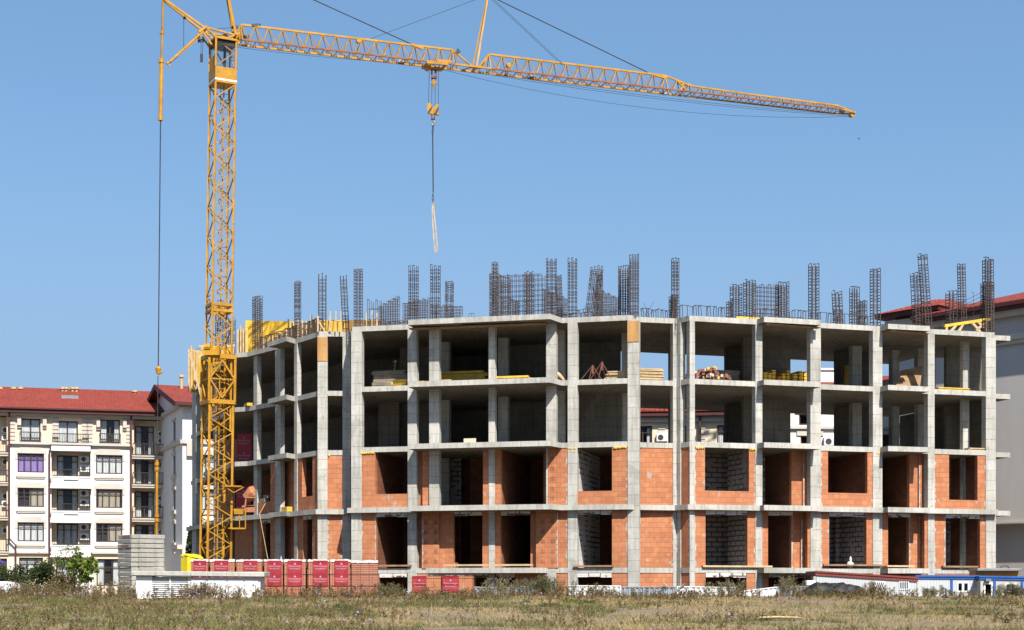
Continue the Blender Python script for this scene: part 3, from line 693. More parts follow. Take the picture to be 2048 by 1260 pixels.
# jib: t metres along it from the mast, b across, z up
JO = Vector((PX(447, DM), DM, 0)); JU = Vector((.943, .333, 0)); JN = Vector((-.333, .943, 0))
def jt(px): t = (px-1024)/F; return (t*JO.y-JO.x)/(JU.x-t*JU.y)
def J(t, b, z): return JO+JU*t+JN*b+Vector((0, 0, z))
def JZ(px, py): return PZ(py, JO.y+JU.y*jt(px))
ZB, ZT, HW = 29.47, 30.37, .42
def truss(name, ts, zt, pitch=.72, ch=.088, br=.038, w=HW):
    """triangular truss: one top chord, two bottom chords; ts/zt give the top chord polyline"""
    mb = MB(); mr = MB(); t0, t1 = ts[0], ts[-1]; n = max(2, round((t1-t0)/pitch))
    top = lambda t: float(np.interp(t, ts, zt))
    for a, b in zip(range(len(ts)-1), range(1, len(ts))): mb.bar(J(ts[a], 0, zt[a]), J(ts[b], 0, zt[b]), ch*1.05)
    mr.bar(J(t0, -w, ZB), J(t1, -w, ZB), ch*.95); mb.bar(J(t0, w, ZB), J(t1, w, ZB), ch)
    for k in range(n+1):
        t = t0+(t1-t0)*k/n; tn = t0+(t1-t0)*min(n, k+1)/n
        for s in (-w, w):
            for q in (t-(t1-t0)/n/2, t+(t1-t0)/n/2):
                if t0-.01 <= q <= t1+.01: mb.bar(J(t, 0, top(t)), J(q, s, ZB), br)
            if k in (0, n): mb.bar(J(t, 0, top(t)), J(t, s, ZB), br)
        mb.bar(J(t, -w, ZB), J(t, w, ZB), br)
        if k < n: mb.bar(J(t, -w, ZB), J(tn, w, ZB), br*.9)
    o = mb.build(name, 'crane_paint', crane); mr.build('trolley_rail', 'crane_dark', o); return o
j1 = truss('jib', [jt(482), jt(905)], [ZT, ZT])
j2 = truss('jib', [jt(978), jt(1330)], [ZT, ZT-.02])
j3 = truss('jib', [jt(1330), jt(1382), jt(1480), jt(1676)], [ZT-.02, ZT-.42, ZT-.50, ZB+.33], .72, .08, .034)
mb = MB()
tA, tB = jt(905), jt(978)
mb.bar(J(tA, 0, ZT), J(jt(946), 0, ZB+.12), .08); mb.bar(J(jt(957), 0, ZB+.12), J(tB, 0, ZT), .08)
for s in (-HW, HW):
    mb.bar(J(tA, s, ZB), J(tB, s, ZB), .09); mb.bar(J(tA, 0, ZT), J(tA+.4, s, ZB), .045); mb.bar(J(jt(946), 0, ZB+.12), J(jt(925), s, ZB), .045); mb.bar(J(tB, 0, ZT), J(tB-.5, s, ZB), .05)
    mb.bar(J(jt(946), s, ZB), J(jt(957), 0, ZB+.12), .05)
mb.bar(J(jt(943), 0, ZB+.12), J(jt(960), 0, ZB+.12), .12)
tp = jt(1706)
for s in (-HW, HW): mb.bar(J(jt(1676), s, ZB), J(tp, s*.25, ZB), .075)
mb.bar(J(jt(1676), 0, ZB+.33), J(tp, 0, ZB+.06), .07); mb.bar(J(tp, -.2, ZB), J(tp, .2, ZB), .12)
mb.tube(J(tp-.1, -.12, ZB-.12), J(tp-.1, .12, ZB-.12), .14, .14, 10)
mb.split('jib_joint', 'crane_paint', crane)
mb = MB()                                                              # struts of the two king posts, the back strut and tower head
ap1 = J(jt(441), 0, PZ(-84, DM)); D2 = JO.y+JU.y*jt(976); ap2 = J(jt(976), 0, PZ(-10, D2))
for s in (-HW, HW): mb.bar(J(jt(949)+.0, s, ZB+.05), ap2+JN*s*.12, .085)
mb.bar(J(jt(949), -HW, ZB+.05), J(jt(949), HW, ZB+.05), .08); mb.build('king_post', 'crane_paint', crane); mb = MB()
for s, px in ((-.32, 478), (.32, 463)): mb.bar(J(jt(470), s, PZ(70, DM)), ap1+JN*s*.2, .11)
mb.bar(J(jt(470), -.4, PZ(70, DM)), J(jt(470), .4, PZ(70, DM)), .1); mb.build('tower_head', 'crane_paint', crane)
g = lambda px, py, b=0.0: J(jt(px), b, JZ(px, py))
mb = MB()
for s in (-.28, .28):
    mb.bar(g(326, -2, s*.3), g(409, 60, s), .10); mb.bar(g(409, 58, s), g(466, 73, s), .085); mb.bar(g(412, 60, s), g(437, 84, s), .09); mb.bar(g(405, 68, s), g(421, 92, s), .08); mb.bar(g(437, 86, s), g(478, 70, s), .08)
    mb.bar(g(405, 66, s), g(340, 124, s*.2), .10)
    mb.bar(g(396, 68, s), g(412, 56, s), .12); mb.bar(g(437, 86, s), g(478, 90, s), .09)
mb.bar(g(409, 58, -.3), g(409, 58, .3), .12); mb.bar(g(340, 124), g(333, 126), .12); mb.bar(g(335, 128), g(341, 132), .06)
mb.bar(g(472, 62), g(478, 88), .16); mb.bar(g(478, 55), g(482, 80), .14)
mb.build('counter_strut', 'crane_paint', crane)
mb = MB()
mb.tube(g(449, 78, -.2), g(449, 78, .2), .2, .2, 12); mb.bar(g(428, 88, -.1), g(470, 80, .1), .16); mb.bar(g(455, 86), g(468, 74), .14); mb.tube(g(462, 84, -.2), g(462, 84, .2), .13, .13, 10); mb.bar(g(425, 92), g(432, 80), .2)
mb.split('slewing_gear', 'crane_paint', crane)
mb = MB()
for px, py in ((487, 76), (492, 74), (470, 55), (509, 51), (402, 82)): mb.bar(g(px-6, py), g(px+6, py-1), .13)
mb.bar(g(509, 51), g(514, 48), .1); mb.bar(g(519, 48), g(519, 52), .1); mb.tube(g(915, 108), g(916, 98), .06, .06, 6); mb.bar(g(911, 105), g(920, 103), .1); mb.tube(g(403, 108), g(403, 124), .07, .07, 6)
mb.bar(g(368, 34, 0), g(370, 38), .12)
mb.split('sheave', 'steel_dark', crane)
mb = MB(); c = .018
for s in (-.05, .05):
    mb.tube(g(326, 0, s), g(323, 122, s), .05, .05, 6)
mb.tube(g(323, 122), g(321, 238), .11, .10, 8); mb.tube(g(322.5, 118), g(322.5, 126), .14, .14, 8); mb.tube(g(324, 62), g(324, 68), .11, .11, 8); mb.tube(g(321, 234), g(321, 241), .13, .13, 8)
back = mb.build('back_tie', 'crane_paint', crane)
mb = MB(); mb.tube(g(321, 240), g(316.5, 735), .03, .03, 5); mb.tube(g(316, 752), g(314, 925), .022, .022, 5); mb.split('tie_rope', 'steel_dark', back)
mb = MB(); p = g(316.5, 742)
mb.tube(g(316.8, 733), g(316.6, 737), .09, .15, 8); mb.tube(g(316.6, 737), g(316.3, 748), .15, .1, 8); mb.tube(p+Vector((-.02, 0, -.15)), p+Vector((.2, 0, -.05)), .06, .06, 6)
for y in (925, 935, 1028, 1037): mb.tube(g(313.7, y), g(313.7, y+6), .11, .11, 8)
mb.tube(g(314, 920), g(313, 1090), .065, .065, 6); mb.split('turnbuckle', 'crane_paint', back)
mb = MB(); r = .024                                                    # pendants and ropes
mb.tube(ap1, g(822, 88), r*1.2, r*1.2, 5); mb.tube(ap2, g(1300, 147), r*1.2, r*1.2, 5)
for s in (-.08, .08): mb.tube(ap2+JN*s, g(1126, 130, s), .011, .011, 4)
mb.tube(ap2, g(735, 80), .011, .011, 4)
def sag(p0, p1, py, nn=10, rr=.010):
    a, b = p0, p1; pts = [a.lerp(b, i/nn)+Vector((0, 0, -py*4*(i/nn)*(1-i/nn))) for i in range(nn+1)]; mb.path(pts, rr, 4)
sag(g(478, 95, 0), g(860, 128, 0), .12); sag(g(880, 138, 0), g(1700, 233, 0), .84); sag(g(950, 143, .1), g(1700, 231, .1), .30); sag(g(950, 143, -.1), g(1700, 231, -.1), .26)
for a, b in ((366, 372), ): mb.tube(g(367.5, 36), g(367.5, 95), .014, .014, 4)
mb.tube(g(402, 84), g(402, 108), .012, .012, 4); mb.tube(g(406, 84), g(405, 108), .012, .012, 4); mb.tube(g(412, 60), g(466, 55), .012, .012, 4)
mb.build('pendant_rope', 'steel_dark', crane)
mb = MB()
mb.bar(g(824, 89), g(846, 97), .13); mb.bar(g(1302, 148), g(1330, 156), .1); mb.bar(g(1322, 154), g(1334, 154), .12); mb.bar(g(1355, 166), g(1380, 170), .12); mb.bar(g(1360, 164), g(1372, 184), .12)
mb.bar(g(1366, 170), g(1360, 186), .08); mb.tube(g(1017, 131, -.1), g(1017, 131, .1), .13, .13, 10); mb.tube(g(717, 82, -.1), g(717, 82, .1), .12, .12, 10)
mb.split('pendant_shackle', 'crane_paint', crane)
mb = MB()
for px, py in ((806, 118), (1067, 147), (1335, 183), (1688, 218)): 
    p = g(px, py, .2); mb.box(p.x-.16, p.y-.1, p.z-.12, p.x+.16, p.y+.1, p.z+.12)
mb.split('jib_lamp', 'steel_grey', crane)
# trolley, hook block
tr = MB(); tt = jt(868)
for s in (-HW, HW): tr.bar(J(tt-.55, s, ZB-.06), J(tt+.65, s, ZB-.02), .12, .16)
tr.bar(J(tt-.5, -HW, ZB-.12), J(tt-.5, HW, ZB-.12), .1); tr.bar(J(tt+.5, -HW, ZB-.12), J(tt+.5, HW, ZB-.12), .1); tr.bar(J(tt-.3, 0, ZB-.22), J(tt+.45, 0, ZB-.22), .3, .12)
tr.bar(J(tt+.0, -HW, ZB+.1), J(tt+.85, -HW, ZB+.1), .1, .12); tr.tube(J(tt-.35, -.2, ZB-.2), J(tt-.35, .2, ZB-.2), .14, .14, 10)
tro = tr.build('trolley', 'crane_paint', crane)
mb = MB(); q = g(868, 150)
mb.box(q.x-.15, q.y-.12, PZ(157, q.y), q.x-.08, q.y+.12, PZ(139, q.y)); mb.box(q.x+.03, q.y-.12, PZ(155, q.y), q.x+.14, q.y+.12, PZ(139, q.y)); mb.box(q.x-.15, q.y-.1, PZ(157, q.y), q.x+.14, q.y+.1, PZ(154, q.y)); mb.build('upper_block', 'rust_red', tro)
mb = MB(); w = .15; z = lambda y: PZ(y, q.y)
mb.hexa([(q.x-w, q.y-.06, z(166)), (q.x, q.y-.06, z(172)), (q.x+w, q.y-.06, z(166)), (q.x, q.y-.06, z(159))], [(q.x-w, q.y+.06, z(166)), (q.x, q.y+.06, z(172)), (q.x+w, q.y+.06, z(166)), (q.x, q.y+.06, z(159))])
mb.tube((q.x, q.y, z(171)), (q.x, q.y, z(176)), .06, .05, 8); mb.build('swivel', 'crane_paint', tro)
mb = MB(); Dq = q.y
for px0, px1 in ((858.5, 857), (864, 863.5), (871, 870), (877, 876.5)): mb.tube(PT(px0, 140, Dq), PT(px1, 212, Dq), .013, .013, 4)
mb.build('hoist_rope', 'steel_dark', crane)
mb = MB(); x = lambda px: PX(px, Dq)
def plate(mb, pts, d0=-.1, d1=.1): mb.hexa([(x(a), Dq+d0, z(b)) for a, b in pts], [(x(a), Dq+d1, z(b)) for a, b in pts])
plate(mb, [(855, 226), (864, 229), (864, 212), (861, 207), (855, 207)]); plate(mb, [(868, 229), (877.5, 230.5), (877.5, 210), (873, 209), (868, 216)]); plate(mb, [(863, 229), (869, 229), (869, 217), (863, 217)], -.06, .06)
hk = mb.build('hook_block', 'crane_paint', crane)
mb = MB(); plate(mb, [(855.2, 225.5), (859, 227), (864, 219), (864, 213)], -.108, -.101); plate(mb, [(868.2, 229), (873, 229.5), (877.3, 221), (877.3, 213)], -.108, -.101); mb.split('warning_stripe', 'steel_dark', hk)
mb = MB()
mb.box(x(862), Dq-.08, z(239), x(864.5), Dq+.08, z(229)); mb.box(x(868), Dq-.08, z(239), x(870), Dq+.08, z(229)); mb.box(x(862), Dq-.07, z(239.5), x(870), Dq+.07, z(236))
mb.build('hook_yoke', 'rust_red', hk)
mb = MB(); pts = [PT(866+3.4*math.sin(t), 246.5-4*math.cos(t), Dq) for t in np.linspace(-.2, 4.6, 10)]
mb.path([PT(866, 239, Dq)]+pts, .045, 6); mb.build('hook', 'steel_grey', hk)
mb = MB()
mb.path([PT(866, 250, Dq), PT(865, 262, Dq), PT(865.5, 300, Dq), PT(866.3, 385, Dq)], .035, 5)
mb.path([PT(866, 386, Dq), PT(864, 396, Dq), PT(866, 403, Dq), PT(868, 396, Dq), PT(866, 386, Dq)], .02, 5); mb.tube(PT(866, 252, Dq), PT(865, 268, Dq), .05, .045, 6)
chain = mb.build('lifting_chain', 'steel_dark', None, 'dark steel lifting chain hanging from the hook block of the crane', 'chain')
mb = MB()
pts = [PT(866, 401, Dq)]+[PT(866+(p-866)*1.0, y, Dq) for p, y in ((864.5, 420), (866, 450), (868.3, 485), (870.5, 503), (872.5, 507), (874.5, 503), (874, 485), (871, 450), (867.6, 420), (866, 401))]
for a, b in zip(pts, pts[1:]): mb.bar(a, b, .06, .04)
mb.build('lifting_sling', 'sling_web', None, 'beige webbing sling hanging in a loop below the crane chain', 'sling')
# service platform low on the mast
pf = MB(); P0 = lambda px, py, d=0.0: PT(px, py, DM-.8+d)
for d in (0, .8): pf.bar(P0(462, 1057, d), P0(491, 1057, d), .07); pf.bar(P0(491, 1020, d), P0(491, 1057, d), .05); pf.bar(P0(464, 1039, d), P0(491, 1039, d), .035); pf.bar(P0(464, 1020, d), P0(491, 1020, d), .04); pf.bar(P0(479, 1030, d), P0(479, 1057, d), .035); pf.bar(P0(464, 1020, d), P0(464, 1057, d), .04)
pf.box(PX(462, DM), DM-.8, PZ(1058.5, DM), PX(491, DM), DM, PZ(1056.5, DM)); pf.box(PX(450, DM), DM-.9, PZ(975.5, DM), PX(488, DM), DM+.1, PZ(973.5, DM))
for px in (452, 486): pf.bar(P0(px, 975), P0(468, 985), .04)
pf.box(PX(474, DM), DM-.86, PZ(1030, DM), PX(492, DM), DM-.5, PZ(1019, DM))
pf.split('service_platform', 'crane_paint', crane)
# ------------------------------------------------------------------ apartment blocks
def railing(mb, fr, a0, a1, b, z0, z1, ends=None, step=.13):
    for z in (z0+.06, z1): mb.fb(fr, a0, a1, b-.025, b+.025, z-.035, z+.035)
    n = int((a1-a0)/step)
    for i in range(n+1):
        a = a0+(a1-a0)*i/n; mb.fb(fr, a-.016, a+.016, b-.016, b+.016, z0, z1)
    if ends:
        for a in (a0, a1):
            mb.fb(fr, a-.02, a+.02, b, ends, z1-.025, z1+.02)
            for k in range(int((ends-b)/step)): mb.fb(fr, a-.011, a+.011, b+k*step, b+k*step+.022, z0, z1)
def window(par, fr, a0, a1, z0, z1, b=.12, cols=3, transom=.28, curtain='curtain_white', sill=True, part='window', cover=(0, 1), open_dark=False):
    f = MB(); w = .10
    f.fb(fr, a0, a1, b, b+.07, z0, z0+w); f.fb(fr, a0, a1, b, b+.07, z1-w, z1)
    for i in range(cols+1):
        a = a0+(a1-a0)*i/cols; aa = min(max(a, a0+w/2), a1-w/2); f.fb(fr, aa-w/2, aa+w/2, b+.002, b+.068, z0+w, z1-w)
    if transom: zt = z1-(z1-z0)*transom; f.fb(fr, a0+w, a1-w, b+.004, b+.066, zt-.03, zt+.03)
    o = f.build(part, 'brown_frame', par)
    g = MB(); g.quad(fr.P(a0+.03, b+.04, z0+.03), fr.P(a1-.03, b+.04, z0+.03), fr.P(a1-.03, b+.04, z1-.03), fr.P(a0+.03, b+.04, z1-.03)); g.build('pane', 'glass', o)
    if curtain:
        c = MB(); L = (a1-a0); n = 40
        for s0, s1 in ([cover] if not open_dark else [(0, .32), (.72, 1)]):
            m = max(4, int(n*(s1-s0)))
            for i in range(m):
                t0, t1 = s0+(s1-s0)*i/m, s0+(s1-s0)*(i+1)/m; y0, y1 = .16+.03*math.sin(i*1.9), .16+.03*math.sin((i+1)*1.9)
                c.quad(fr.P(a0+L*t0, b+y0, z0), fr.P(a0+L*t1, b+y1, z0), fr.P(a0+L*t1, b+y1, z1-.05), fr.P(a0+L*t0, b+y0, z1-.05))
        c.build('curtain', curtain, o)
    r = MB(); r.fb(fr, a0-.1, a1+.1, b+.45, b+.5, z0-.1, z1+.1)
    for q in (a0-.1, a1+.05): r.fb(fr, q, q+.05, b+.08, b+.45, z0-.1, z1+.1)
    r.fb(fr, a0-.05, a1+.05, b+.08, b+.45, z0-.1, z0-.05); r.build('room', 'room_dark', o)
    return o
def wall_holes(fr, a0, a1, z0, z1, holes, b0=0.0, t=.3):
    """wall slab split into vertical strips round its openings"""
    mb = MB(); xs = sorted({a0, a1, *[h[0] for h in holes], *[h[1] for h in holes]})
    for x0, x1 in zip(xs, xs[1:]):
        if x1-x0 < 1e-4: continue
        hs = sorted([(h[2], h[3]) for h in holes if h[0] < (x0+x1)/2 < h[1]]); z = z0
        for h0, h1 in hs:
            if h0 > z: mb.fb(fr, x0, x1, b0, b0+t, z, h0)
            z = h1
        if z1 > z: mb.fb(fr, x0, x1, b0, b0+t, z, z1)
    return mb
def aircon(par, fr, a, b, z, w=.75, h=.55):
    m = MB(); m.fb(fr, a, a+w, b-.3, b, z, z+h); o = m.build('air_conditioner', 'ac_white', par, bevel=.02)
    c = fr.P(a+w*.38, b-.303, z+h/2); d = Vector((fr.n[0], fr.n[1], 0)); m = MB(); m.tube(c, c-d*.012, h*.36, h*.36, 14); m.build('fan_grille', 'steel_dark', o)

AF = Fr((PX(167, 132), 132), (math.cos(math.radians(15)), math.sin(math.radians(15))))
apt = thing('apartment_building', 'white and cream apartment block with red tiled roof and balconies at the left edge', 'building', (AF.o[0], AF.o[1], 1.0))
zA = lambda py: AF.z(62, py)
aa = AF.a
WA = aa(346)+.05
rows = [(zA(1083), zA(1045)), (zA(1014), zA(976)), (zA(945), zA(907))]
cA, cC, cB, cD = (aa(35), aa(88)), (aa(192), aa(245)), (aa(113), aa(156)), (aa(271), aa(309))
EL, ER = aa(18), aa(263); z_l, z_m, z_e = zA(1103), zA(889), zA(832)
holes = [(cA[0], cA[1], a, b) for a, b in rows]+[(cC[0], cC[1], a, b) for a, b in rows]
holesB = [(cB[0], cB[1], a-.85, b) for a, b in rows]
mb = wall_holes(AF, EL, ER, z_l, z_m, holes+[(aa(103), aa(181), r[0]-1.05, r[1]+.35) for r in rows]); mb.build('wall', 'stucco_white', apt)
mb = wall_holes(AF, aa(103), aa(181), z_l, z_m-.01, holesB, 1.0); mb.build('wall', 'stucco_cream', apt)
mb = MB()                                                              # loggia cheeks
for q in (aa(103)-.2, aa(181)): mb.fb(AF, q, q+.2, .3, 1.0, z_l, z_m)
mb.build('wall', 'stucco_cream', apt)
topw = [(aa(41), aa(81), zA(882), zA(837)), (aa(200), aa(240), AF.z(220, 885), AF.z(220, 839)), (cB[0], cB[1], zA(884), zA(840))]
mb = wall_holes(AF, EL, ER, z_m+.18, z_e, topw, .02); mb.build('wall', 'stucco_cream', apt)
gw = [(aa(38), aa(86), zA(1150), zA(1115)), (aa(112), aa(150), zA(1175), zA(1117)), (aa(193), aa(240), zA(1172), zA(1117))]
mb = wall_holes(AF, aa(-160), WA, .8, z_l-.12, gw+[(aa(0), aa(14), 1.2, zA(1117))], .06); mb.build('ground_wall', 'stucco_cream', apt)
mb = MB(); mb.fb(AF, aa(96), aa(104), .0, .055, 1.0, zA(1122)); mb.fb(AF, aa(152), aa(190), .0, .055, 1.0, zA(1130)); mb.fb(AF, aa(20), aa(37), .0, .055, 1.0, zA(1125)); mb.split('wall', 'stucco_white', apt)
# recessed balcony bays right and left of the main front
for q0, q1 in ((ER, WA), (aa(-60), EL)):
    hh = []
    for k, (a, b) in enumerate(rows+[(zA(886), zA(842))]): hh.append((cD[0], cD[1], a-.75, b-.05)) if q0 > 0 else hh.append((aa(-40), aa(-8), a-.75, b))
    mb = wall_holes(AF, q0, q1, z_l-.1, z_e, hh, 1.3); mb.build('wall', 'stucco_cream', apt)
    for h in hh: window(apt, AF, h[0], h[1], h[2], h[3], 1.4, 2, .2, 'curtain_white', open_dark=True, part='balcony_door')
    mb = MB(); mb.fb(AF, (ER if q0 > 0 else EL-.2), (ER+.2 if q0 > 0 else EL), .3, 1.3, z_l, z_e); mb.build('wall', 'stucco_cream', apt)
    for k, (a, b) in enumerate(rows+[(zA(886), zA(842))]):
        z = a-.85; lo, hi = (q0+.02, aa(332)) if q0 > 0 else (aa(-60), EL-.02)
        mb = MB(); mb.fb(AF, lo, hi, -.12, 1.3, z-.28, z-.1); mb.fb(AF, lo-.0, hi+.06, -.2, 1.3, z-.1, z); o = mb.build('balcony', 'stucco_trim', apt)
        mb = MB(); railing(mb, AF, lo+.1, hi, -.1, z+.0, z+1.0, 1.2); mb.build('railing', 'iron', o)
        aircon(apt, AF, aa(316) if q0 > 0 else aa(2), 1.28, z+1.5 if k < 3 else z+1.1)
        if k in (1, 3): aircon(apt, AF, aa(316) if q0 > 0 else aa(2), 1.28, z+.85 if k == 1 else z+1.7)
# windows of the main front
curt = {(0, 0): 'curtain_white', (1, 0): 'curtain_tan', (2, 0): 'curtain_purple', (0, 1): 'curtain_tan', (1, 1): 'curtain_tan', (2, 1): 'curtain_white'}
for i, (a, b) in enumerate(rows):
    for j, c in enumerate((cA, cC)):
        window(apt, AF, c[0], c[1], a, b, .1, 4, .26, curt[(i, j)], cover=((0, 1), (.45, 1), (.1, .9))[(i+j) % 3] if (i, j) != (2, 0) else (0, 1))
        mb = MB(); mb.fb(AF, c[0]-.12, c[1]+.12, -.14, -.002, a-.38, a-.22); mb.fb(AF, c[0]-.05, c[1]+.05, -.09, -.002, a-.5, a-.385); mb.split('sill', 'stucco_trim', apt)
        mb = MB(); mb.fb(AF, c[0]-.2, c[1]+.2, -.05, -.002, b+.02, b+.3); mb.fb(AF, c[0]+.2, c[1]-.2, -.052, -.002, b+.302, b+.5)
        for q in (c[0]-.2, c[1]+.005): mb.fb(AF, q, q+.195, -.045, -.002, b-.5, b+.018)
        mb.split('window_surround', 'stucco_trim', apt)
    window(apt, AF, cB[0], cB[1], a-.83, b-.02, 1.1, 3, .22, 'curtain_white', part='balcony_door', open_dark=(i != 0))
    z = a-.95; lo, hi = aa(103), aa(181)
    mb = MB(); mb.fb(AF, lo, hi, -.35, 1.0, z-.2, z); mb.fb(AF, lo, hi, -.35, -.2, z, z+.55); mb.fb(AF, lo-.1, hi+.1, -.45, -.05, z-.34, z-.2); mb.fb(AF, lo-.05, hi+.05, -.4, -.15, z+.55, z+.66)
    mb.fb(AF, lo+1.0, hi-1.0, -.46, -.352, z+.38, z+.52)
    o = mb.build('balcony', 'stucco_white', apt); mb = MB(); railing(mb, AF, lo+.1, hi-.1, -.25, z+.66, z+1.25); mb.build('railing', 'iron', o)
    aircon(apt, AF, aa(160), .98, b-.6); aircon(apt, AF, aa(160), .98, b-1.4)
for h, c in zip(topw, ('curtain_white', 'curtain_white', 'curtain_white')):
    window(apt, AF, h[0], h[1], h[2], h[3], .14, 2, 0, c, part='balcony_door', open_dark=h is topw[1])
    wide = .8 if h is topw[2] else 0
    mb = MB(); railing(mb, AF, h[0]-.05-wide*.3, h[1]+.05+wide, -.12 if not wide else -.4, h[2]-.1, h[2]+.72, .1); mb.build('railing', 'iron', apt)
mb = MB(); mb.fb(AF, aa(103), aa(181), -.5, .3, z_m-.5, z_m); mb.build('balcony', 'stucco_white', apt)
for h in gw: window(apt, AF, h[0], h[1], h[2], h[3], .2, 3, .3, 'curtain_white', open_dark=h is gw[2])
mb = MB()                                                              # cornices, quoins and brackets
mb.fb(AF, EL-.1, aa(103)-.1, -.28, 0, z_m, z_m+.16); mb.fb(AF, aa(181)+.1, ER+.1, -.28, 0, z_m, z_m+.16); mb.fb(AF, EL-.05, ER+.05, -.16, .01, z_m-.13, z_m-.002); mb.fb(AF, aa(103)-.1, aa(181)+.1, -.6, 0, z_m+.0, z_m+.17)
mb.fb(AF, EL-.1, ER+.1, -.2, .05, z_l-.16, z_l-.002); mb.fb(AF, aa(-160), WA, -.3, .3, z_e, z_e+.28)
for q in (EL, aa(105), aa(164), aa(252), aa(173)):
    for k in range(7): mb.fb(AF, q, q+.5, -.05, .018, z_m+.35+k*.32, z_m+.6+k*.32)
for q in (aa(35), aa(86), aa(193), aa(246)): mb.fb(AF, q, q+.3, -.3, .018, z_e-.8, z_e-.1); mb.fb(AF, q, q+.3, -.15, .017, z_e-1.0, z_e-.8)
mb.split('cornice', 'stucco_trim', apt)
mb = MB(); mb.fb(AF, aa(-160), aa(334), -.75, -.3, z_e+.22, z_e+.5); mb.fb(AF, aa(-160), aa(334)+.2, -.9, -.72, z_e+.5, z_e+.62)
mb.build('gutter', 'fascia_red', apt)
zr = PZ(779, 138); zl = z_e+.5
mb = MB(); P = AF.P; A0, A1 = aa(-160), aa(334)+.3
mb.hexa([P(A0, -.8, zl), P(A1, -.8, zl), P(A1, 6, zr-.15), P(A0, 6, zr-.15)], [P(A0, -.8, zl+.12), P(A1, -.8, zl+.12), P(A1, 6, zr), P(A0, 6, zr)])
mb.hexa([P(A0, 6, zr-.15), P(A1, 6, zr-.15), P(A1, 12.8, zl), P(A0, 12.8, zl)], [P(A0, 6, zr), P(A1, 6, zr), P(A1, 12.8, zl+.12), P(A0, 12.8, zl+.12)])
roof = mb.build('roof', 'roof_tile', apt)
for px in (0, 27, 41, 125, 132, 145, 153, 269):
    b = 5.2; z = AF.z(px, 784 if px < 200 else 790, b); p = AF.P(AF.a(px, b), b, z-.8); mb = MB(); mb.tube(p, p+Vector((0, 0, 1.05)), .14, .14, 8); mb.tube(p+Vector((0, 0, 1.05)), p+Vector((0, 0, 1.22)), .24, .22, 8); mb.tube(p+Vector((0, 0, .55)), p+Vector((0, 0, .62)), .22, .22, 8); mb.build('vent_pipe', 'chimney_tan', roof)
mb = MB(); p = lambda a, b: AF.P(a, b, zl+.12+(b+.8)/6.8*(zr-zl-.12)+.08); q = AF.a(140, 3); 
mb.hexa([p(q-.7, 2.6)-Vector((0, 0, .2)), p(q+.7, 2.6)-Vector((0, 0, .2)), p(q+.7, 3.4)-Vector((0, 0, .2)), p(q-.7, 3.4)-Vector((0, 0, .2))], [p(q-.7, 2.6), p(q+.7, 2.6), p(q+.7, 3.4), p(q-.7, 3.4)]); mb.build('skylight', 'steel_grey', roof)
mb = MB()
for px, z1, k in ((19, z_e+.4, 1), (99, zA(900), 0), (262, z_e+.4, 0)):
    a = aa(px); mb.fb(AF, a-.07, a+.07, -.38, -.26, z_l+1.0 if k else 1, z1)
    if k: mb.bar(AF.P(a, -.32, z_l+1.05), AF.P(a+.5, -.32, z_l+.5), .12); mb.fb(AF, a+.43, a+.57, -.38, -.26, 1, z_l+.55)
mb.split('downpipe', 'fascia_red', apt)
mb = MB(); mb.fb(AF, aa(-160), EL-.2, 1.7, 12, .8, z_e); mb.fb(AF, EL, ER, 2.2, 12, .8, z_e); mb.fb(AF, ER+.2, WA, 2.2, 12, .8, z_e); mb.build('core', 'stucco_cream', apt)

# gabled wing at its right end
GW = Fr((PX(365, 126), 126), (math.cos(math.radians(23)), math.sin(math.radians(23)))); P = GW.P; gz_ = lambda py, b=0: GW.z(365, py, b)
wing = thing('gabled_house_wing', 'tall white gabled wing with narrow windows, behind the ballast blocks and crane', 'building', (GW.o[0], GW.o[1], 1.0))
zew = gz_(808); GF = Fr(GW.o, (-GW.n[0], -GW.n[1])); GF.n = GW.u         # side wall: a runs from the back (-16) to the front corner (0), b into the wing
nw = [(-3.9, -2.9, GF.z(349, y1), GF.z(349, y0)) for y0, y1 in ((843, 880), (911, 950), (980, 1020), (1048, 1085))]
mb = wall_holes(GF, -16, 0, .8, zew, nw, 0, .3); mb.hexa([GF.P(-16, 0, zew), GF.P(0, 0, zew), GF.P(-8, 0, zew+2.2)], [GF.P(-16, .3, zew), GF.P(0, .3, zew), GF.P(-8, .3, zew+2.2)]); mb.build('gable_wall', 'stucco_white', wing)
for h in nw: window(wing, GF, h[0], h[1], h[2], h[3], .1, 2, 0, 'curtain_white')
mb = MB()
for h in nw: mb.fb(GF, h[0]-.25, h[1]+.25, -.1, 0, h[3]+.02, h[3]+.25); mb.fb(GF, h[0]-.3, h[1]+.3, -.15, 0, h[2]-.35, h[2]-.02); mb.fb(GF, h[0]+.1, h[1]-.1, -.1, 0, h[2]-.9, h[2]-.36)
zc = gz_(887); mb.fb(GF, -16, .12, -.2, 0, zc, zc+.3); mb.fb(GF, -16, .2, -.3, 0, gz_(815), zew); zb = gz_(1092); mb.fb(GF, -2.4, .15, -.45, 0, zb-.25, zb+.1)
mb.split('trim', 'stucco_trim', wing)
fh = [(c+.8, c+2.9, GW.z(385, y1), GW.z(385, y0)) for c in (.4, 4.2) for y0, y1 in ((841, 875), (909, 950), (978, 1020), (1048, 1085))]
mb = wall_holes(GW, .31, 14, .8, zew, fh, 0, .3); mb.build('wall', 'stucco_white', wing)
for h in fh: window(wing, GW, *h, .1, 3, .25, 'curtain_white')
mb = MB(); mb.fb(GW, -.1, 14, -.35, -.002, zew-.3, zew); mb.fb(GW, -.05, 14, -.2, -.002, zc, zc+.3); mb.fb(GW, .3, .8, -.3, -.002, zc-1.0, zc-.01)
for h in fh: mb.fb(GW, h[0]-.2, h[1]+.2, -.08, -.002, h[3]+.02, h[3]+.4); mb.fb(GW, h[0]-.2, h[1]+.2, -.12, -.002, h[2]-.35, h[2]-.02)
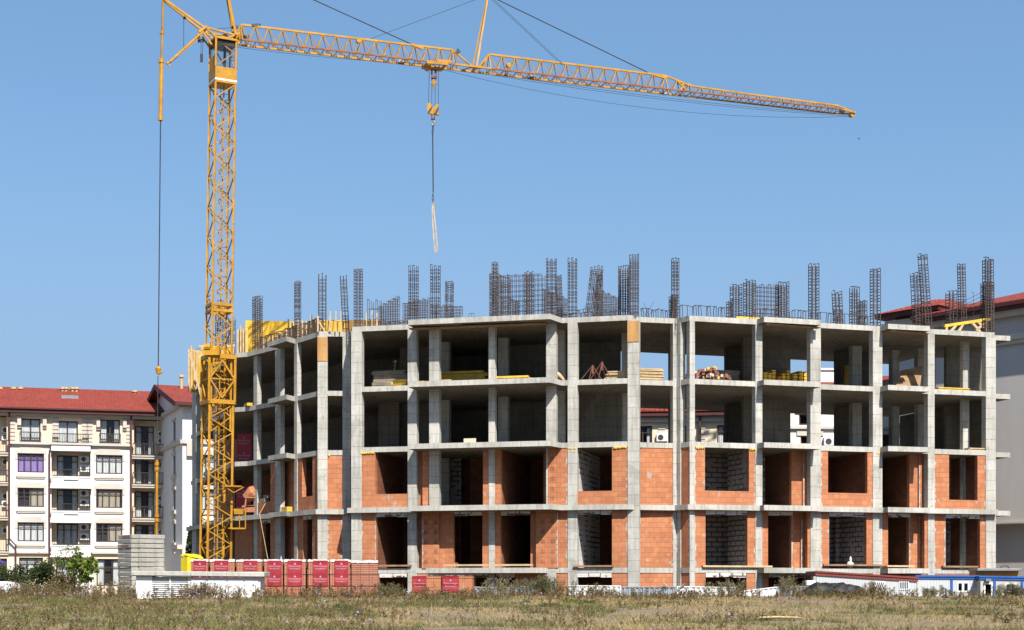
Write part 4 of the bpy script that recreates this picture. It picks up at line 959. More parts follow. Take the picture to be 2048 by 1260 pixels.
mb.split('trim', 'stucco_trim', wing)
mb = MB(); mb.fb(GW, 1.0, 13.7, .9, 15.5, .8, zew-.2); mb.build('core', 'stucco_white', wing)
mb = MB(); o_ = .75
for s in (-1, 1):
    e, r = (zew-.12, zew+2.32); b0 = -.8 if s < 0 else 16.8; bm = 8
    mb.hexa([P(-o_, b0, e), P(14, b0, e), P(14, bm, r), P(-o_, bm, r)], [P(-o_, b0, e+.16), P(14, b0, e+.16), P(14, bm, r+.16), P(-o_, bm, r+.16)])
wr = mb.build('roof', 'roof_tile', wing)
mb = MB()
for b0 in (-.85, 16.85): mb.bar(P(-o_-.04, b0, zew-.1), P(-o_-.04, 8, zew+2.28), .08, .4)
mb.bar(P(-o_, -.9, zew-.05), P(14, -.9, zew-.05), .2, .25); mb.split('fascia', 'fascia_red', wing)
for da in (1.2, 2.8):
    p_ = P(da, 6.5, zew+1.5); mb = MB(); mb.tube(p_, p_+Vector((0, 0, 1.5)), .14, .14, 8); mb.tube(p_+Vector((0, 0, 1.5)), p_+Vector((0, 0, 1.7)), .24, .22, 8); mb.build('vent_pipe', 'chimney_tan', wr)

# grey apartment block at the right edge
RF = Fr((PX(2048, 90), 90), (.65, -.76)); RF.n = (.76, .65)
rb = thing('grey_apartment_building', 'large plain grey rendered block with red tiled eaves at the right edge', 'building', (RF.o[0], RF.o[1], 0))
ze = PZ(612, 90)
mb = MB(); mb.fb(RF, -5.9, 8, 0, .4, PZ(1046, 90), ze); mb.fb(RF, -5.9, -5.5, .4, 14, 0, ze); mb.fb(RF, -5.9, 8, .55, .9, 0, PZ(1046, 90)-.01); mb.build('wall', 'stucco_grey', rb)
mb = MB(); zl1, zl2 = PZ(678, 90), PZ(650, 90)
mb.fb(RF, -6.1, 8, -.35, 0, zl1, zl1+.35); mb.fb(RF, -6.05, 8, -.2, 0, zl1-.22, zl1); mb.fb(RF, -6.2, 8, -.5, 0, ze-.55, ze-.2); mb.fb(RF, -6.0, 8, -.12, .0, PZ(1046, 90), PZ(1042, 90)); mb.split('cornice', 'stucco_trim', rb)
mb = MB(); mb.fb(RF, -6.8, 8, -1.0, .2, ze-.2, ze-.05); mb.fb(RF, -6.9, 8, -1.15, -.95, ze-.05, ze+.15); mb.build('gutter', 'fascia_red', rb)
mb = MB(); mb.hexa([RF.P(-6.9, -1.1, ze+.05), RF.P(8, -1.1, ze+.05), RF.P(8, 5, ze+1.75), RF.P(-2, 5, ze+1.75)], [RF.P(-6.9, -1.1, ze+.2), RF.P(8, -1.1, ze+.2), RF.P(8, 5, ze+1.9), RF.P(-2, 5, ze+1.9)])
mb.hexa([RF.P(-6.9, -1.1, ze+.05), RF.P(-2, 5, ze+1.75), RF.P(-2, 8, ze+1.75), RF.P(-6.9, 14, ze+.05)], [RF.P(-6.9, -1.1, ze+.2), RF.P(-2, 5, ze+1.9), RF.P(-2, 8, ze+1.9), RF.P(-6.9, 14, ze+.2)]); mb.build('roof', 'roof_tile', rb)
# lower hipped block behind it, seen through the open storeys
HF = Fr(RF.xy(-9.1, .5), RF.u); HF.n = RF.n
hb_ = thing('hipped_roof_building', 'pale house corner with small hipped red roof, just left of the large right roof', 'building', (HF.o[0], HF.o[1], 0))
zh = PZ(630, 96.5)
mb = MB(); mb.fb(HF, 0, 5.5, 0, 9, 0, zh); mb.build('wall', 'stucco_grey', hb_)
mb = MB(); mb.fb(HF, -.5, 5.5, -.5, 0, zh-.75, zh-.3)
for k in range(3): mb.fb(HF, -.2, 5.5, -.25, 0, zh-3.6-3*k, zh-3.2-3*k)
mb.split('cornice', 'stucco_trim', hb_)
mb = MB(); mb.fb(HF, -.9, 3.7, -.95, .2, zh-.15, zh+.12); mb.build('gutter', 'fascia_red', hb_)
mb = MB(); E = [HF.P(-1.0, -1.1, zh+.12), HF.P(3.8, -1.1, zh+.12), HF.P(3.8, 8.5, zh+.12), HF.P(-1.0, 8.5, zh+.12)]; t1, t2 = HF.P(.75, 3.0, zh+1.35), HF.P(1.4, 3.6, zh+1.35)
mb.quad(E[0], E[1], t2, t1); mb.quad(E[1], E[2], t2); mb.quad(E[2], E[3], t1, t2); mb.quad(E[3], E[0], t1); mb.quad(*E[::-1]); mb.build('roof', 'roof_tile', hb_)
# apartment block seen through the open bays
BF = Fr((PX(1240, 108), 108), (.97, -.12))
bb = thing('rear_apartment_building', 'cream apartment block with red roof seen through the open floors at centre', 'building', (BF.o[0], BF.o[1], 0))
zbw = PZ(835, 108); hh = []
for c in (.9, 3.6, 6.6, 9.4):
    for k in range(3): hh.append((c, c+1.3, zbw-2.9-3*k, zbw-.6-3*k))
mb = wall_holes(BF, -14, 11.5, 0, zbw, hh, 0, .3); mb.build('wall', 'stucco_cream', bb)
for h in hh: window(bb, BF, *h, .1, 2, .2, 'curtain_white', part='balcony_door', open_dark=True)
for c in (.3, 6.0):
    for k in range(3):
        z = zbw-3.0-3*k; mb = MB(); mb.fb(BF, c, c+4.9, -1.1, 0, z-.25, z); o = mb.build('balcony', 'stucco_trim', bb); mb = MB(); railing(mb, BF, c+.05, c+4.85, -1.05, z, z+1.0, 0); mb.build('railing', 'iron', o)
        aircon(bb, BF, c+2.2, 0, z+1.3); 
mb = MB(); mb.fb(BF, -14.1, 11.6, -.3, 0, zbw-.35, zbw)
for q in (-1.5, 2.6, 5.3, 8.6): [mb.fb(BF, q, q+.5, -.06, 0, zbw-3+k*.36, zbw-2.74+k*.36) for k in range(7)]
mb.split('cornice', 'stucco_trim', bb)
mb = MB(); mb.fb(BF, -14.5, 12, -.7, .1, zbw, zbw+.35); mb.build('gutter', 'fascia_red', bb)
mb = MB(); mb.hexa([BF.P(-14.5, -.8, zbw+.3), BF.P(12, -.8, zbw+.3), BF.P(12, 4, zbw+1.7), BF.P(-14.5, 4, zbw+1.7)], [BF.P(-14.5, -.8, zbw+.42), BF.P(12, -.8, zbw+.42), BF.P(12, 4, zbw+1.82), BF.P(-14.5, 4, zbw+1.82)]); mb.build('roof', 'roof_tile', bb)
mb = MB(); mb.fb(BF, -13.7, 11.2, .9, 6, 0, zbw+.3); mb.build('core', 'stucco_cream', bb)
mb = MB()
for q in (-1.0, 5.4): mb.fb(BF, q, q+.13, -.4, -.27, 0, zbw)
mb.split('downpipe', 'fascia_red', bb)
CF = Fr((PX(1570, 100), 100), (1, .05))
cb_ = thing('white_rear_house', 'white rendered house with brown windows glimpsed between the right-hand bays', 'building', (CF.o[0], CF.o[1], 0))
zcw = PZ(782, 100); hh = [(1.0, 2.2, PZ(900, 100), PZ(872, 100)), (.9, 2.1, PZ(850, 100), PZ(828, 100)), (6.2, 7.3, PZ(900, 100), PZ(868, 100))]
mb = wall_holes(CF, 0, 7.6, 0, zcw, hh, 0, .3); mb.build('wall', 'stucco_white', cb_)
for h in hh: window(cb_, CF, *h, .1, 2, 0, None)
mb = MB(); mb.fb(CF, -.1, 7.7, -.2, 0, PZ(858, 100), PZ(853, 100)); mb.fb(CF, -.2, 7.8, -.3, 0, zcw-.3, zcw); [mb.fb(CF, h[0]-.25, h[1]+.25, -.08, 0, h[3]+.02, h[3]+.3) for h in hh]; mb.split('trim', 'stucco_trim', cb_)
aircon(cb_, CF, CF.a(1646), 0, PZ(892, 100)); 
mb = MB(); mb.hexa([CF.P(-.5, -.6, zcw), CF.P(8, -.6, zcw), CF.P(8, 4, zcw+1.4), CF.P(-.5, 4, zcw+1.4)], [CF.P(-.5, -.6, zcw+.15), CF.P(8, -.6, zcw+.15), CF.P(8, 4, zcw+1.55), CF.P(-.5, 4, zcw+1.55)]); rr = mb.build('roof', 'roof_tile', cb_)
mb = MB(); q = CF.a(1652, 2); mb.fb(CF, q-.7, q+.5, 1.5, 2.3, zcw+.3, PZ(742, 102)); mb.fb(CF, q-.8, q+.6, 1.4, 2.4, PZ(742, 102), PZ(738, 102)); mb.build('chimney', 'white_paint', rr)
mb = MB(); mb.fb(CF, .2, 7.4, .8, 5, 0, zcw); mb.build('core', 'stucco_white', cb_)
# ------------------------------------------------------------------ terrain
def sm(t): t = min(1, max(0, t)); return t*t*(3-2*t)
def gz(x, y):
    z = 1.27*min(1, max(0, (y-20)/50.0))
    n = mnoise.noise(Vector((x*.12, y*.12, 1)))*.16+mnoise.noise(Vector((x*.5, y*.5, 5)))*.06
    z += n*sm((y-25)/15)*(1-.75*sm((y-62)/8))
    inner = sm((x+17.5)/3)*(1-sm((x-29)/4))
    z -= sm((y-71)/3.2)*(1.16*inner+.2*(1-inner))
    z += .9*inner*sm((y-112)/10)
    return z
ys = np.concatenate([np.linspace(-40, 34, 14), np.linspace(35, 78, 150), np.linspace(79, 150, 36), np.geomspace(160, 4000, 14)])
xh = np.concatenate([np.linspace(0, 30, 76), np.geomspace(32, 3000, 18)]); xs = np.concatenate([-xh[:0:-1], xh])
mb = MB(); mb.v = [(float(x), float(y), gz(x, y)) for y in ys for x in xs]; nx = len(xs)
mb.f = [(j*nx+i, j*nx+i+1, (j+1)*nx+i+1, (j+1)*nx+i) for j in range(len(ys)-1) for i in range(nx-1)]; mb.m = [0]*len(mb.f)
mb.build('ground', 'ground', kind='structure', smooth=True, origin=(0, 0, 0))

# ------------------------------------------------------------------ lettering
_TX = {}
def text(body, fr, a, b, z, size, mat, parent, name='lettering', align='CENTER'):
    if body not in _TX:
        c = bpy.data.curves.new('t', 'FONT'); c.body = body; c.align_x = align; o = bpy.data.objects.new('t', c); COL.objects.link(o)
        dg = bpy.context.evaluated_depsgraph_get(); dg.update(); me = bpy.data.meshes.new_from_object(o.evaluated_get(dg))
        _TX[body] = ([tuple(v.co) for v in me.vertices], [tuple(p.vertices) for p in me.polygons]); bpy.data.objects.remove(o)
    V, Fc = _TX[body]; mb = MB(); s = 1 if fr.u[0] > 0 else -1
    mb.v = [tuple(fr.P(a+s*v[0]*size, b, z+v[1]*size)) for v in V]; mb.f = list(Fc); mb.m = [0]*len(Fc)
    return mb.build(name, mat, parent)
X0 = Fr((0, 0), (1, 0))

# ------------------------------------------------------------------ pallets of hollow blocks
def red_label(par, fr, a0, a1, b, z0, z1, mat='label_red', n=2):
    mb = MB(); k = 6
    for i in range(k):
        za, zb = z0+(z1-z0)*i/k, z0+(z1-z0)*(i+1)/k; ba, bb = b-.012-.008*math.sin(i*2.2+a0), b-.012-.008*math.sin((i+1)*2.2+a0)
        mb.quad(fr.P(a0, ba, za), fr.P(a1, ba, za), fr.P(a1, bb, zb), fr.P(a0, bb, zb))
    o = mb.build('wrapper_label', mat, par); w = a1-a0; am = (a0+a1)/2
    for i in range(n):
        zc = z0+(z1-z0)*(i+.38)/n; h = (z1-z0)/n
        mb = MB(); mb.quad(fr.P(am-.05, b-.026, zc+h*.30), fr.P(am+.05, b-.026, zc+h*.30), fr.P(am, b-.026, zc+h*.30+.09)); mb.build('crown_mark', 'label_text', o)
        text('Wienerberger', fr, am, b-.026, zc+h*.12, w*.155, 'label_text', o); text('Porotherm', fr, am, b-.026, zc-h*.08, w*.155, 'label_text', o)
    return o
PALS = [(381, 418, 400, 13), (420, 471, 443, 14), (473, 526, 501, 14), (528, 567, 549, 14), (568, 613, 590, 15), (616, 659, 641, 15), (661, 703, 683, 14), (703, 757, None, 0)]
PL = ['pallet of hollow red clay blocks beside the yellow bin, leftmost of its row', 'pallet of hollow clay blocks with short red label, second from the yellow bin', 'pallet of hollow clay blocks with wide plain red label above the white kiosk roof',
      'pallet of hollow clay blocks just right of the white kiosk roof end', 'pallet of hollow clay blocks with red label and white torn corner, mid row', 'pallet of hollow clay blocks with two-panel red label, third from right end', 'pallet of hollow clay blocks with the rightmost tall red label of the long row', 'unlabelled pallet of ribbed red clay blocks closing the right end of the row']
for i, ((x0, x1, lc, lw), lab) in enumerate(zip(PALS, PL)):
    D = 69.6-.12*i; f = Fr((PX(x0, D), D), (1, .06)); w = f.a(x1)-.03; zt = PZ(1121+(2 if i == 7 else 0), D); zb = gz(f.o[0]+.5, D)-.05
    t = thing('block_pallet', lab, 'pallet', (f.o[0]+w/2, D+.5, zb), 'pallets of clay blocks along the grass edge')
    mb = MB(); [mb.fb(f, 0, w, b, b+.12, zb+.1, zb+.13) for b in (0, .3, .6, .88)]; [mb.fb(f, q, q+.1, 0, 1, zb, zb+.098) for q in (0, w/2-.05, w-.1)]; mb.build('wooden_base', 'old_plank', t)
    mb = MB(); n = 3; g_ = (w)/n
    for k in range(n):
        for r in range(2):
            mb.fb(f, k*g_+.006, (k+1)*g_-.006, r*.5+.004, r*.5+.49, zb+.135, zt-.02-.012*((k+i) % 2))
    if i < 7: mb.m = [0 if (q % 6) != 2 else 1 for q in range(len(mb.f))]
    mb.build('clay_blocks', ['pallet_brick', 'pallet_hollow'], t)
    mb = MB(); nn = 9
    for k in range(nn):
        q0, q1 = w*k/nn-.01, w*(k+1)/nn+.01; h0, h1 = zt+.02+.05*random.random(), zt+.02+.05*random.random()
        mb.quad(f.P(q0, -.02, h0), f.P(q1, -.02, h1), f.P(q1, 1.0, h1+.02), f.P(q0, 1.0, h0+.02)); mb.quad(f.P(q0, -.025, zt-.04-.05*random.random()), f.P(q1, -.025, zt-.04), f.P(q1, -.02, h1), f.P(q0, -.02, h0))
    mb.build('shrink_wrap', 'foil', t)
    mb = MB(); [mb.fb(f, -.006, w+.006, -.008, 1.008, z, z+.02) for z in (zb+.55, zb+1.05)]; mb.build('strap', 'steel_dark', t)
    if lc: red_label(t, f, f.a(lc-lw), f.a(lc+lw), -.02, max(zb+.15, PZ(1172, D)), zt+.0)
for i, (x0, x1, lab) in enumerate(((823, 882, 'low pallet of smooth orange blocks with red label, left of the low pair'), (884, 945, 'low pallet of smooth orange blocks with red label beside the pale rubble heap'))):
    D = 71.4; f = Fr((PX(x0, D), D), (1, -.05)); w = f.a(x1); zt = PZ(1152, D); zb = gz(f.o[0], D)-.4
    t = thing('block_pallet', lab, 'pallet', (f.o[0]+w/2, D+.5, zb), 'low pallets in front of the basement')
    mb = MB()
    for k in range(4): mb.fb(f, k*w/4+.006, (k+1)*w/4-.006, 0, 1, zb+.1, zt-.01*(k % 2))
    mb.build('clay_blocks', 'brick', t)
    mb = MB(); [mb.fb(f, 0, w, b, b+.12, zb, zb+.1) for b in (0, .4, .85)]; mb.build('wooden_base', 'old_plank', t)
    mb = MB(); [mb.quad(f.P(w*k/8-.01, -.02, zt+.04*random.random()), f.P(w*(k+1)/8, -.02, zt+.04), f.P(w*(k+1)/8, 1, zt+.06), f.P(w*k/8-.01, 1, zt+.05)) for k in range(8)]; mb.build('shrink_wrap', 'foil', t)
    mb = MB(); [mb.fb(f, -.006, w+.006, -.008, 1.008, z, z+.018) for z in (zt-.12, zt-.68)]; mb.build('strap', 'steel_dark', t)
    red_label(t, f, f.a((825, 885)[i]), f.a((853, 918)[i]), -.02, PZ(1184, D), zt, n=1)

# ------------------------------------------------------------------ kiosk, ballast, bin
D = 66.5; f = Fr((PX(262, D), D), (1, .012)); zt = PZ(1142, D); w = f.a(529); zb = gz(f.o[0]+2, D)-.1
t = thing('utility_kiosk', 'low white utility kiosk with flat concrete roof slab and louvred vents in the weeds', 'kiosk', (f.o[0]+w/2, D+.7, zb))
mb = MB(); mb.hexa([f.P(.05, -.1, zt-.2), f.P(w-.0, -.1, zt-.26), f.P(w-.0, 1.6, zt-.26), f.P(.05, 1.6, zt-.2)], [f.P(.0, -.1, zt), f.P(w, -.1, zt-.04), f.P(w, 1.6, zt-.02), f.P(.0, 1.6, zt)]); mb.build('roof_slab', 'slab_concrete', t, bevel=.03)
wl0, wl1 = f.a(271), f.a(520)
mb = MB(); mb.fb(f, wl0, f.a(303), .1, 1.4, zb, zt-.22); mb.fb(f, f.a(375), wl1, .1, 1.4, zb, zt-.27); mb.fb(f, f.a(303), f.a(375), .35, 1.4, zb, zt-.24); mb.build('wall', 'white_paint', t)
mb = MB(); 
for k in range(10): z = zt-.3-.085*k; mb.hexa([f.P(f.a(303), .1, z-.06), f.P(f.a(375), .1, z-.06), f.P(f.a(375), .13, z-.06), f.P(f.a(303), .13, z-.06)], [f.P(f.a(303), .19, z), f.P(f.a(375), .19, z), f.P(f.a(375), .22, z), f.P(f.a(303), .22, z)])
mb.fb(f, f.a(338), f.a(341), .08, .24, zb, zt-.24); mb.build('louvre', 'fence_white', t)
mb = MB(); [mb.fb(f, f.a(a), f.a(b), .07, .098, zb, zt-.36) for a, b in ((382, 412), (415, 452), (455, 486), (489, 516))]; mb.build('door', 'white_paint', t)
D = 73; ph = math.radians(38); f = Fr((PX(265, D), D), (math.cos(ph), math.sin(ph))); zt = PZ(1068.5, D); h = .2175
ordn = ['topmost', 'second from the top', 'third from the top', 'fourth from the top', 'fifth from the top', 'sixth from the top', 'seventh from the top', 'eighth from the top', 'ninth from the top', 'tenth from the top', 'eleventh from the top', 'lowest but one', 'lowest']
for k in range(13):
    j = (random.uniform(-.03, .03), random.uniform(-.03, .03)); A = lambda a, b: f.xy(a+j[0], b+j[1]); z1 = zt-k*h; z0 = z1-h+.022
    P_ = [A(.0, .0), A(.04, -.0), A(1.62, 0), A(1.62, 1.6), A(0, 1.6), A(-.0, .3)]
    mb = MB(); mb.prism([A(.36, 0), A(1.62, 0), A(1.62, 1.62), A(0, 1.62), A(0, .12), A(.33, .1)], z0, z1)
    t = mb.build('ballast_block', 'aged_concrete', None, 'grey concrete crane ballast block, %s of its stack%s' % (ordn[k], ', with red stencil mark' if k in (0, 2) else ''), 'ballast block', 'stacked crane ballast blocks', bevel=.02)
    if k in (0, 2):
        mb = MB(); Q = lambda b, z: Vector((*A(-.006, b), z))
        for i in range(5): b = 1.15-i*.16; mb.quad(Q(b, z0+.05), Q(b-.11, z0+.05), Q(b-.11, z1-.04-.02*(i % 2)), Q(b, z1-.04))
        mb.build('stencil_mark', 'label_red', t)
D = 71.5; x0 = PX(359, D); x1 = PX(396, D); xm = PX(376, D); z0 = gz(x0, D)-.1; z1 = PZ(1112, D)
t = thing('plastic_bin', 'bright yellow plastic bin with lid flaps folded up, left of the block pallets', 'bin', ((x0+x1)/2, D+.4, z0))
mb = MB(); mb.prism([(x0, D+.25), (xm, D-.12), (x1, D+.3), (xm+.05, D+.85)], z0, z1-.02); mb.build('body', 'yellow_plastic', t, bevel=.02)
mb = MB(); mb.hexa([(x0-.02, D+.23, z1), (xm, D-.14, z1), (xm+.05, D+.85, z1+.02), (x0+.2, D+.6, z1)], [(x0+.1, D+.23, z1+.12), (xm-.05, D-.1, z1+.06), (xm+.03, D+.8, z1+.09), (x0+.25, D+.55, z1+.12)])
mb.hexa([(xm, D-.14, z1), (x1+.1, D+.28, z1-.12), (x1+.15, D+.6, z1-.1), (xm+.05, D+.85, z1)], [(xm+.03, D-.1, z1+.08), (x1, D+.28, z1+.02), (x1, D+.55, z1+.05), (xm+.1, D+.8, z1+.12)]); mb.build('lid_flap', 'yellow_plastic', t)

# ------------------------------------------------------------------ site cabins at the right
def cabin(name, lab, px0, px1, D, yt0, yt1, mats, wins, door=None, depth=2.3, fas=.2, post=None, d=(1, .02)):
    f = Fr((PX(px0, D), D), d); w = f.a(px1); z0 = .1; za, zb = PZ(yt0, D), f.z(px1, yt1); t = thing(name, lab, 'site cabin', (f.o[0]+w/2, D+depth/2, z0))
    wall, fm = mats
    hs = [(f.a(a), f.a(b), PZ(y1, D), PZ(y0, D)) for a, b, y0, y1 in wins+([door] if door else [])]
    zs = sorted((za, zb)); zw = zs[0]-fas-.02
    mb = wall_holes(f, 0, w, z0, zw, hs, 0, .08); mb.hexa([f.P(0, 0, zw), f.P(w, 0, zw), f.P(w, .08, zw), f.P(0, .08, zw)], [f.P(0, 0, za-fas), f.P(w, 0, zb-fas), f.P(w, .08, zb-fas), f.P(0, .08, za-fas)])
    mb.fb(f, 0, .08, .08, depth, z0, zw); mb.fb(f, w-.08, w, .08, depth, z0, zw); mb.fb(f, .08, w-.08, depth-.08, depth, z0, zw); mb.build('wall', wall, t)
    mb = MB(); q = lambda s, b, dz: f.P(s, b, (za if s < w/2 else zb)+dz); e = .06
    mb.hexa([q(-e, -e, -fas), q(w+e, -e, -fas), q(w+e, depth, -fas), q(-e, depth, -fas)], [q(-e, -e, 0), q(w+e, -e, 0), q(w+e, depth, 0), q(-e, depth, 0)]); mb.hexa([q(-e-.03, -e-.04, -.06), q(w+e, -e-.04, -.06), q(w+e, -e, -.06), q(-e-.03, -e, -.06)], [q(-e-.03, -e-.04, .02), q(w+e, -e-.04, .02), q(w+e, -e, .02), q(-e-.03, -e, .02)])
    mb.build('roof_fascia', fm, t)
    for k, h in enumerate(hs):
        isd = door and k == len(hs)-1
        fr_ = MB(); u = .06
        fr_.fb(f, h[0], h[0]+u, -.02, .06, h[2], h[3]); fr_.fb(f, h[1]-u, h[1], -.02, .06, h[2], h[3]); fr_.fb(f, h[0]+u, h[1]-u, -.02, .06, h[3]-u, h[3])
        if not isd: fr_.fb(f, h[0]+u, h[1]-u, -.02, .06, h[2], h[2]+u)
        o = fr_.build('door' if isd else 'window', 'cabin_white', t)
        if not isd:
            g_ = MB(); g_.quad(f.P(h[0], .03, h[2]), f.P(h[1], .03, h[2]), f.P(h[1], .03, h[3]), f.P(h[0], .03, h[3])); g_.build('pane', 'glass', o)
            g_ = MB(); n = 5
            if mats[1] == 'cabin_brown': [g_.bar(f.P(h[0]+(h[1]-h[0])*(i+.5)/n-(.12 if k == 0 else 0), -.04, h[3]), f.P(h[0]+(h[1]-h[0])*(i+.5)/n+(.12 if k == 0 else 0), -.04, h[2]), .035) for i in range(n)]; g_.build('grille', 'cabin_white', o)
            elif w > 2.3 and k == 0: g_.fb(f, (h[0]+h[1])/2-.05, (h[0]+h[1])/2+.05, -.015, .055, h[2]+u, h[3]-u); g_.build('mullion', 'cabin_white', o)
    for px in post or []: mb = MB(); a = f.a(px); mb.fb(f, a-.06, a+.06, -.03, .0, z0, zw+.03); mb.build('corner_post', fm, t)
    return t, f
cabin('site_cabin', 'white corrugated site cabin with sloping red-brown roof edge and barred openings', 1633, 1833, 73.2, 1142, 1155, ('corrugated', 'cabin_brown'), [(1750, 1770, 1163, 1189), (1797, 1818, 1162, 1180)], d=(1, .01))
cabin('site_cabin', 'white panel site cabin with bright blue roof edge, beside the brown-roofed cabin', 1834, 1957, 73.6, 1151, 1151.5, ('corrugated', 'cabin_blue'), [(1914, 1938, 1164, 1184)], post=[1903], fas=.15)
t, f = cabin('site_cabin', 'dark grey site cabin with blue frame and open doorway at the right edge', 1961, 2062, 73.0, 1152, 1154, ('stucco_grey', 'cabin_blue'), [(2010, 2032, 1166, 1185)], (1968, 1985, 1166, 1200), post=[1989, 2044], fas=.16)
mb = MB(); mb.fb(f, f.a(1967), f.a(1986), .5, .55, .1, PZ(1163, 73)); mb.build('doorway_inside', 'room_dark', t)
mb = MB(); p = PT(1976, 1160, 72.9); mb.box(p.x-.12, p.y-.1, p.z-.05, p.x+.12, p.y+.1, p.z+.06); mb.build('lamp', 'steel_grey', t)
D = 75.6; f = Fr((PX(1955, D), D), (1, .03))
t = thing('equipment_container', 'grey topped orange container standing behind the blue-framed cabin', 'container', (f.o[0]+1.1, D+.5, .1))
mb = MB(); mb.fb(f, .05, f.a(2043), .42, 1.4, .1, PZ(1142, D)); mb.build('body', 'cabin_orange', t)
mb = MB(); mb.fb(f, 0, f.a(2045), 0, 1.5, PZ(1142, D)+.002, PZ(1136.5, D)); mb.build('lid', 'steel_grey', t, bevel=.02)
mb = MB(); mb.path([PT(2000, 1137, D+.6), PT(2004, 1132, D+.6), PT(2012, 1131, D+.6), PT(2017, 1134, D+.6), PT(2018, 1138, D+.6)], .025, 5); mb.build('cable', 'steel_dark', t)
mb = MB(); D = 72.5
for i in range(24): mb.box(PX(1790+i*4.2, D), D, gz(16, D)-.2, PX(1793.6+i*4.2, D), D+.3, PZ(1186.5+random.random()*3, D))
t = mb.build('slat_row', 'fence_white', None, 'row of short white slats lying against the foot of the cabins', 'slats')

# ------------------------------------------------------------------ metal hoarding panels
FP = [(945, 1040, 1174, 1176, 'fence_grey', 'grey ribbed fence panel left of the big weed clump'), (1041, 1080, 1173, 1174, 'fence_grey', 'short grey fence panel half hidden by the big weed clump'), (1138, 1241, 1171.5, 1172, 'fence_white', 'white ribbed fence panel right of the big weed clump'),
      (1243, 1351, 1174, 1174, 'fence_grey', 'grey ribbed fence panel below the blank brick wall'), (1355, 1470, 1173, 1175, 'fence_white', 'grey-white fence panel with faint red marks below the concrete corner'), (1472, 1554, 1184, 1174, 'fence_white', 'white fence panel lying tilted up to the right'), (1556, 1616, 1173.5, 1173, 'fence_grey', 'grey fence panel beside the black tarpaulin heap')]
for x0, x1, y0, y1, mt, lab in FP:
    D = 72.3; f = Fr((PX(x0, D), D), (1, random.uniform(-.02, .02))); w = f.a(x1); z0 = gz(f.o[0], D)-.1; za, zb = PZ(y0, D), PZ(y1, D)
    t = thing('fence_panel', lab, 'fence panel', (f.o[0]+w/2, D, z0), 'metal fence panels along the site edge')
    mb = MB(); n = int(w/.11)
    for i in range(n):
        a0, a1 = w*i/n, w*(i+1)/n; b = .0 if i % 2 else .035; t0, t1 = za+(zb-za)*i/n-.02, za+(zb-za)*(i+1)/n-.02; b2 = .035-b
        mb.quad(f.P(a0, b, z0), f.P(a1-.03, b, z0), f.P(a1-.03, b, t1), f.P(a0, b, t0)); mb.quad(f.P(a1-.03, b, z0), f.P(a1, b2, z0), f.P(a1, b2, t1), f.P(a1-.03, b, t1))
    mb.build('sheet', mt, t)
    mb = MB(); mb.bar(f.P(-.01, 0, za), f.P(w+.01, 0, zb), .045); [mb.bar(f.P(a, -.01, z0), f.P(a, -.01, z), .045) for a, z in ((0, za), (w, zb))]; [mb.bar(f.P(w*k/5, -.012, z0), f.P(w*k/5, -.012, za+(zb-za)*k/5), .03) for k in range(1, 5)]; mb.build('frame', mt, t)
    if x0 == 1355:
        mb = MB(); [mb.fb(f, f.a(px), f.a(px)+.09, -.04, -.036, za-.34, za-.18-.05*(k % 2)) for k, px in enumerate((1361, 1366, 1376, 1381, 1386, 1391))]; mb.build('red_mark', 'fascia_red', t)
mb = MB(); mb.tube(PT(1326, 1166, 72.2), PT(1336, 1173, 72.2), .03); mb.tube(PT(1370, 1167, 72.2), PT(1353, 1181, 72.2), .03); mb.split('steel_pole', 'steel_grey', None, label='light steel pole leaning on the fence panels by the concrete corner', cat='pole', group='steel poles on the fence')
mb = MB()
for i, (px, y, r) in enumerate(((1640, 1184, .75), (1662, 1181, .6), (1676, 1183, .7), (1697, 1185, .62), (1708, 1189, .4))): mb.blob(PT(px, y, 71.6), r, i, 9, .35, (1, .7, .55))
mb.build('tarpaulin_heap', 'tarp_black', None, 'heap of crumpled black tarpaulins in front of the brown-roofed cabin', 'tarpaulin', smooth=True)
mb = MB(); D = 72.6; mb.prism([(PX(1613, D), D), (PX(1632, D), D), (PX(1632, D), D+.5), (PX(1613, D), D+.5)], PZ(1172, D), PZ(1161, D)); mb.box(PX(1617, D), D+.1, 0, PX(1621, D), D+.3, PZ(1172, D)); mb.build('white_tank', 'cabin_white', None, 'small pale box standing at the left corner of the brown-roofed cabin', 'box', bevel=.04)

# ------------------------------------------------------------------ loose material on the floors
def on(fr, px, b, lv, dz=0): return fr.P(fr.a(px, b), b, LZ[lv]+dz)
def stack(fr, px0, px1, b, lv, n, h, depth, mat, name, lab, cat, jit=.08, z0=0.05, group=None):
    base = None
    for k in range(n):
        a0, a1 = fr.a(px0, b), fr.a(px1, b); j = random.uniform(-jit, jit); jb = random.uniform(-.05, .05)
        mb = MB(); z = LZ[lv]+z0+k*(h+.014); mb.fb(fr, a0+j, a1+j, b+jb, b+jb+depth, z, z+h)
        mb.build(name, mat, None, lab, cat, group or lab)
stack(FL, 745, 812, 1.6, 3, 13, .06, 1.2, 'grey_board', 'plywood_sheet', 'grey plywood sheet in the tall stack on the left of the top floor', 'plywood sheet')
stack(FL, 785, 815, .7, 3, 3, .12, .9, 'beam_yellow', 'timber_beam', 'yellow formwork beam piled at the slab edge before the plywood stack', 'beam', z0=.02)
stack(FL, 836, 858, .6, 3, 2, .12, .8, 'beam_yellow', 'timber_beam', 'yellow formwork beam lying in the narrow bay between two columns', 'beam', z0=.02)
stack(FL, 879, 972, 3.0, 3, 7, .13, .9, 'beam_yellow', 'timber_beam', 'long yellow formwork beam in the shaded pile mid left', 'beam', .15)
stack(FL, 880, 905, .5, 3, 3, .07, .9, 'timber', 'plank', 'pale plank in the short pile right of a column head', 'plank')
